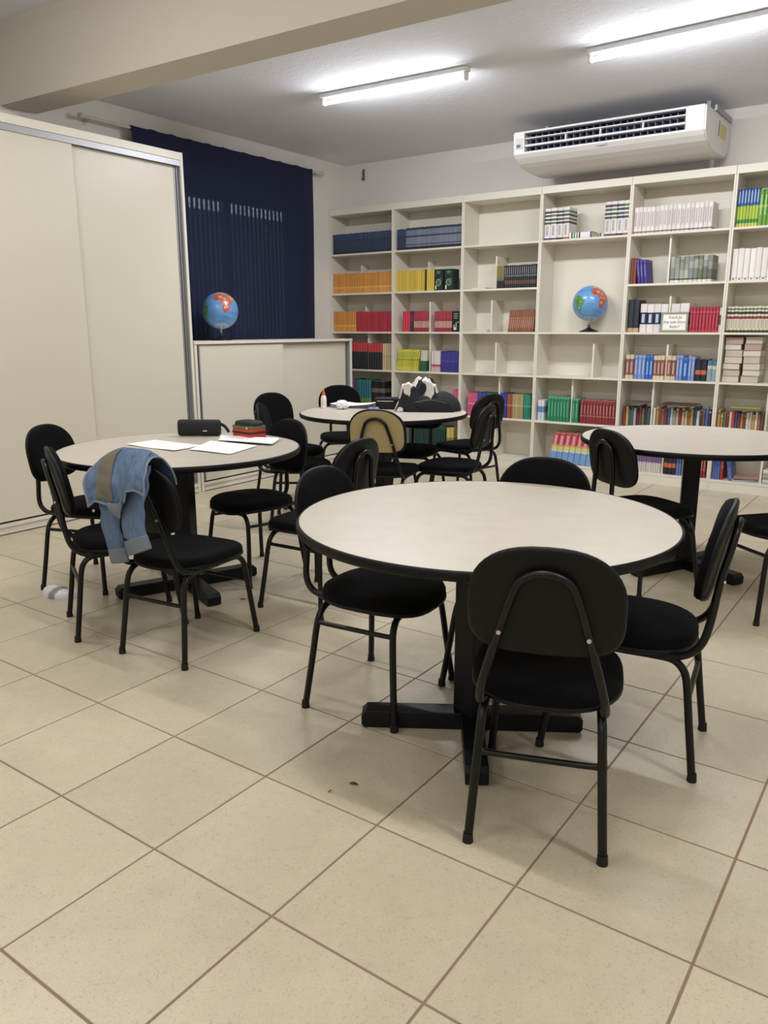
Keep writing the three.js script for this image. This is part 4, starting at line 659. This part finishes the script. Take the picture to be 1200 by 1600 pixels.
// ---------------------------------------------------------------- things on the bags table
{
  const t = thing('glue_bottle', 'small white glue bottle with an orange cap', 'glue bottle', [-2.40, 3.66, TT]);
  const L = (p) => new THREE.LatheGeometry(p.map(([r, h]) => new THREE.Vector2(r, h)), 28);
  part('body', L([[0.0001, 0], [0.021, 0], [0.0225, 0.003], [0.0225, 0.07], [0.021, 0.085], [0.016, 0.098], [0.013, 0.103]]), std('#ece8e2', 0.4), t); part('cap', L([[0.0145, 0.1], [0.0145, 0.116], [0.009, 0.122], [0.0055, 0.142], [0.0035, 0.146], [0.0001, 0.147]]), std('#d4532c', 0.45), t); part('label_band', L([[0.0227, 0.02], [0.0229, 0.022], [0.0229, 0.06], [0.0227, 0.062]]), std('#e3dcd2', 0.6), t);
}
{ const t = thing('pen', 'blue pen lying at the left edge of the bags table', 'pen', [-2.425, 3.735, TT + 0.0045], 0.35); part('barrel', new THREE.CylinderGeometry(0.0042, 0.0042, 0.11, 10).rotateZ(Math.PI / 2), std('#26358f', 0.4), t); part('cap', new THREE.CylinderGeometry(0.005, 0.0045, 0.045, 10).rotateZ(Math.PI / 2).translate(-0.05, 0, 0), std('#1c2668', 0.4), t); }
{
  const t = thing('notebook', 'white paper pad lying open on the bags table', 'notebook', [-2.235, 3.86, TT], 0.25);
  for (let k = 0; k < 3; k++) part('page', grid(16, 6, (u, v) => V((u - 0.5) * 0.34, 0.004 + k * 0.009 + 0.024 * Math.pow(Math.abs(u - 0.45), 1.6) * (1 + k * 0.4), (v - 0.5) * 0.25)), M.paper, t);
  part('backing', box(-0.17, 0.17, -0.125, 0.125, 0, 0.003), std('#b9bcc8', 0.7), t);
}
{
  const t = thing('crumpled_paper', 'crumpled white paper ball on the bags table', 'paper', [-2.225, 3.675, TT]), g = new THREE.IcosahedronGeometry(0.042, 4), p = g.attributes.position;
  for (let i = 0; i < p.count; i++) { const v = V(p.getX(i), p.getY(i), p.getZ(i)), n = v.clone().normalize(), k = 1 + 0.5 * (Math.abs(noise(n.x * 3 + 9, n.y * 3 + 4, n.z * 3, 0, 2) - 0.5) * 2 - 0.4) + 0.2 * (noise(n.x * 8 + 9, n.y * 8 + 4, n.z * 8, 0, 4) - 0.5); v.multiplyScalar(k); p.setXYZ(i, v.x * 1.25, Math.max(v.y * 0.85 + 0.036, 0.0005), v.z); }
  g.computeVertexNormals(); part('ball', g, M.paper, t);
}
{ const t = thing('snack_packet', 'small red and blue packet beside the black cases', 'packet', [-1.99, 3.775, TT], 0.5), g = pad((a) => [0.045 * sgnp(Math.cos(a), 0.5), 0.03 * sgnp(Math.sin(a), 0.5)], [[0.0001, 0.022], [0.7, 0.02], [0.95, 0.012], [1, 0.008], [0.95, 0.003], [0.0001, 0.0005]], (u, v, z) => V(u, z, -v)); part('body', g, std('#5f86b4', 0.4), t); part('stripe', box(-0.012, 0.02, -0.024, 0.024, 0.019, 0.0235, 0.001), std('#b9333c', 0.4), t); }
const lump = (L, D, H, ex, f) => grid(56, 36, (u, v) => { const a = -u * 2 * Math.PI, b = v * Math.PI / 2, cb = Math.pow(Math.cos(b), 0.55), x = L * sgnp(Math.cos(a), ex) * cb, y = D * sgnp(Math.sin(a), ex) * cb, z = H * Math.pow(Math.sin(b), 0.8); return f(x, y, z); });
{
  const t = thing('backpack', 'black backpack lying on the bags table under the patterned cloth', 'bag', [-1.64, 3.98, TT], rad(31)), m = std('#141518', 0.85, { bumpMap: weaveBump, bumpScale: 0.0015 });
  part('body', lump(0.245, 0.15, 0.142, 0.7, (x, y, z) => V(x + 0.025, z * (0.86 + 0.22 * noise(x * 7 + 3, y * 7 + 3, 1)) * (x > 0.12 ? 1 - (x - 0.12) * 1.5 : 1) + 0.0005, -y)), m, t);
  part('pocket', lump(0.15, 0.04, 0.098, 0.6, (x, y, z) => V(x + 0.07, z + 0.001, -(y - 0.122))), m, t);
  part('zip', sweep([V(-0.08, 0.075, 0.178), V(0.04, 0.092, 0.176), V(0.16, 0.07, 0.176)], 0.003, { steps: 20, sides: 6 }), std('#3a3c40', 0.4), t);
  part('strap', sweep([V(-0.17, 0.06, 0.1), V(-0.2, 0.09, 0.14), V(-0.14, 0.03, 0.19), V(-0.05, 0.018, 0.2)], () => [0.014, 0.004], { steps: 24, sides: 8 }), m, t);
}
{
  const t = thing('toiletry_bag', 'flat black case beside the backpack on the bags table', 'bag', [-1.955, 3.925, TT], rad(25)), m = std('#121316', 0.8, { bumpMap: weaveBump, bumpScale: 0.001 });
  part('body', box(-0.095, 0.1, -0.07, 0.07, 0.0005, 0.062, 0.014), m, t); part('lid', box(-0.105, 0.09, -0.072, 0.072, 0.0635, 0.086, 0.01), m, t); part('lining', box(-0.08, 0.05, -0.0705, 0.05, 0.061, 0.065), M.paper, t);
}
{ // black and white patterned cloth heaped over the backpack
  const t = thing('patterned_cloth', 'heaped black and white cow-patterned cloth on the black backpack', 'cloth', [-1.68, 3.99, TT], rad(31));
  const wrinkle = (x, y) => 0.05 * (Math.abs(Math.sin(x * 26 + y * 14 + 5 * noise(x * 6, y * 6, 1))) - 0.6) + 0.055 * (noise(x * 11 + 5, y * 11 + 2, 3) - 0.35) + 0.05 * Math.abs(noise(x * 16 + 2, y * 13 + 9, 7) - 0.5) + 0.012 * (noise(x * 50, y * 50, 2) - 0.5);
  const base = (x, y) => 0.142 * Math.sqrt(Math.max(0, 1 - (x * x) / 0.052 - (y * y) / 0.03)) ;
  const g = grid(190, 140, (u, v) => { const x = -0.2 + 0.34 * u + 0.012 * Math.sin(v * 17), y = -0.175 + 0.32 * v + 0.012 * Math.sin(u * 13), b = base(x, y), ed = Math.min(1, Math.min(u, 1 - u, v, 1 - v) * 7); const h = Math.max(b, 0.14 * Math.pow(ed, 0.8)) + 0.012 + wrinkle(x, y) * (0.35 + ed * 0.75) + 0.045 * Math.exp(-((x + 0.01) ** 2 + (y + 0.0) ** 2) / 0.012); return V(x, Math.max(0.004, h * (0.25 + 0.75 * Math.pow(ed, 0.5))), -y); });
  const p = g.attributes.position, n = p.count, c = new Float32Array(n * 3); for (let i = 0; i < n; i++) { const x = p.getX(i), y = p.getZ(i), h = p.getY(i), fu = (i % 191) / 190, fv = Math.floor(i / 191) / 140, s = noise(fu * 8 + 20 + 0.8 * noise(fu * 9, fv * 9, 3), fv * 11 + 7 + h * 5, 4) + 0.25 * (noise(fu * 26, fv * 26, 8) - 0.5), k = s > 0.505 ? 1 : 0; c[i * 3] = k ? 0.62 : 0.012; c[i * 3 + 1] = k ? 0.59 : 0.012; c[i * 3 + 2] = k ? 0.53 : 0.014; }
  g.setAttribute('color', new THREE.BufferAttribute(c, 3)); part('cloth', g, new THREE.MeshStandardMaterial({ vertexColors: true, roughness: 0.95, side: THREE.DoubleSide }), t);
}

// ---------------------------------------------------------------- denim jacket over the chair back (chair-local: right x, up y, forward -z)
{
  const t = thing('denim_jacket', 'blue denim jacket with a brown corduroy collar, sleeves hanging, draped over a chair back', 'jacket', [-1.050, 1.056, 0], rad(96.9 - 90));
  // folded body: path over the top of the back from the sitter's side to the rear
  const path = new THREE.CatmullRomCurve3([V(0, 0.80, 0.19), V(0, 0.872, 0.215), V(0, 0.918, 0.255), V(0, 0.924, 0.31), V(0, 0.895, 0.362), V(0, 0.84, 0.396), V(0, 0.775, 0.410)]);
  const bodyAt = (u, v, o) => {
    const x = -0.175 + 0.318 * u, q = path.getPoint(v), drop = v > 0.5 ? (v - 0.5) * 2 : 0;
    const round = 0.075 * Math.pow(Math.max(0, -0.03 - x) / 0.145, 1.6) + 0.05 * Math.pow(Math.max(0, x - 0.10) / 0.07, 2);
    const lowEdge = drop * (0.055 * Math.exp(-((x + 0.01) ** 2) / 0.006) - 0.03 * (x > 0.06 ? 1 : 0));
    const w = 0.014 * (noise(x * 16 + 3, v * 5, 2) - 0.5) + 0.012 * Math.sin(x * 42 + v * 5) * drop + 0.010 * (noise(x * 40, v * 16, 6) - 0.5);
    return V(x + 0.008 * Math.sin(v * 9 + x * 8) + 0.055 * drop, q.y - round - lowEdge + 0.006 * Math.sin(x * 30) * drop, q.z + w + o + (v > 0.5 ? 0.018 * drop : 0));
  };
  part('body', grid(60, 60, (u, v) => bodyAt(u, v, 0)), M.denim, t);
  part('inner_fold', grid(50, 30, (u, v) => bodyAt(0.04 + 0.92 * u, 0.45 + 0.5 * v, -0.012).add(V(0, 0.008, 0))), M.denim, t);
  part('corduroy_band', grid(10, 40, (u, v) => bodyAt(0.30 + 0.22 * u - 0.07 * v, 0.34 + 0.62 * v, 0.005).add(V(0, 0.005 * (1 - v), 0))), M.cord, t, 'brown corduroy band');
  const hem = []; for (let i = 0; i <= 30; i++) hem.push(bodyAt(i / 30, 0.995, 0.003)); part('hem', sweep(hem, () => [0.0045, 0.0035], { steps: 60, sides: 8 }), M.denimPale, t);
  for (const e of [0, 1]) { const l = []; for (let i = 0; i <= 20; i++) l.push(bodyAt(e, i / 20, 0.001)); part('side_seam', sweep(l, 0.0042, { steps: 40, sides: 7 }), M.denimPale, t); }
  const flap = grid(14, 12, (u, v) => bodyAt(0.40 + 0.30 * u, 0.99, 0.012).add(V(0, 0.015 - v * (0.065 - 0.035 * Math.abs(u - 0.5) * 2), 0.004 * Math.sin(v * 3)))); part('pocket_flap', flap, M.denimPale, t); part('button', new THREE.CylinderGeometry(0.006, 0.006, 0.004, 12).rotateX(Math.PI / 2).translate(-0.02, 0.712, 0.474), M.bolt, t);
  const sleeve = (pts, r0, r1, ph) => {
    const cv = new THREE.CatmullRomCurve3(pts), N = 46, K = 26, rows = cv.getPoints(N);
    return grid(K, N, (u, v) => { const q = rows[Math.round(v * N)], a = u * 2 * Math.PI, r = r0 + (r1 - r0) * v, w = 1 + 0.09 * Math.sin(v * 19 + a * 3 + ph) * (1 - v * 0.6) + 0.16 * (noise(Math.cos(a) * 2 + 4, v * 9, ph + Math.sin(a) * 2) - 0.5); return V(q.x + Math.cos(a) * r * w, q.y, q.z + Math.sin(a) * r * 0.42 * w); });
  };
  const cuff = (x, y, z, r, turn) => { const g = new THREE.LatheGeometry([[r * 0.93, 0.028], [r * 1.0, 0.03], [r * 1.06, 0.024], [r * 1.07, -0.024], [r * 1.0, -0.03], [r * 0.9, -0.026]].map(([q, h]) => new THREE.Vector2(q, h)), 32); g.scale(1, 1, 0.45).rotateZ(turn).translate(x, y, z); return g; };
  part('sleeve', sleeve([V(-0.035, 0.83, 0.368), V(-0.035, 0.72, 0.382), V(-0.022, 0.62, 0.39), V(0.0, 0.535, 0.39)], 0.052, 0.047, 0.5), M.denim, t); part('cuff', cuff(0.004, 0.515, 0.39, 0.046, 0.18), M.denimPale, t);
  part('sleeve', sleeve([V(0.098, 0.882, 0.335), V(0.105, 0.80, 0.362), V(0.096, 0.70, 0.386), V(0.118, 0.60, 0.40)], 0.052, 0.06, 2.1), M.denim, t); part('cuff', cuff(0.127, 0.575, 0.402, 0.059, 0.35), M.denimPale, t);
}

// ---------------------------------------------------------------- litter on the floor
{
  const t = thing('crumpled_cloth', 'crumpled white cloth with a grey stripe on the floor by the chair leg', 'cloth', [-2.115, 1.075, 0.0005], 0.4);
  const g = lump(0.095, 0.055, 0.058, 0.85, (x, y, z) => V(x * (1 + 0.3 * (noise(x * 25, y * 25, 4) - 0.5)), Math.max(0.0005, z * (0.75 + 0.6 * (noise(x * 22 + 4, y * 22, 8) - 0.4))), -y * (1 + 0.4 * (noise(x * 20, y * 30, 2) - 0.5))));
  const p = g.attributes.position, c = new Float32Array(p.count * 3); for (let i = 0; i < p.count; i++) { const s = Math.abs(p.getX(i) + 0.5 * p.getZ(i) - 0.012) < 0.018 ? 0.24 : 0.68; c[i * 3] = s; c[i * 3 + 1] = s * 0.98; c[i * 3 + 2] = s * 1.0; }
  g.setAttribute('color', new THREE.BufferAttribute(c, 3)); part('cloth', g, new THREE.MeshStandardMaterial({ vertexColors: true, roughness: 0.95 }), t);
}
for (const [x, y, a, l, lab] of [[0.26, 0.565, 0.3, 0.016, 'larger dark scrap of leaf on the bare tiles'], [0.226, 0.49, 1.1, 0.008, 'tiny dark scrap of leaf on the bare tiles'], [-1.27, 1.597, 0.2, 0.018, 'dark scrap of leaf on the floor by the wardrobe table']]) {
  const t = thing('dry_leaf', lab, 'leaf', [x, y, 0.0006], a); part('blade', grid(8, 4, (u, v) => V((u - 0.5) * 2 * l, 0.001 + 0.004 * Math.sin(u * 3) + 0.002 * Math.abs(v - 0.5), (v - 0.5) * l * 0.7 * Math.sin(Math.PI * Math.min(1, u * 0.9 + 0.08)))), std('#3a2d22', 0.9, { side: THREE.DoubleSide }), t);
}
renderer.render(scene, camera);
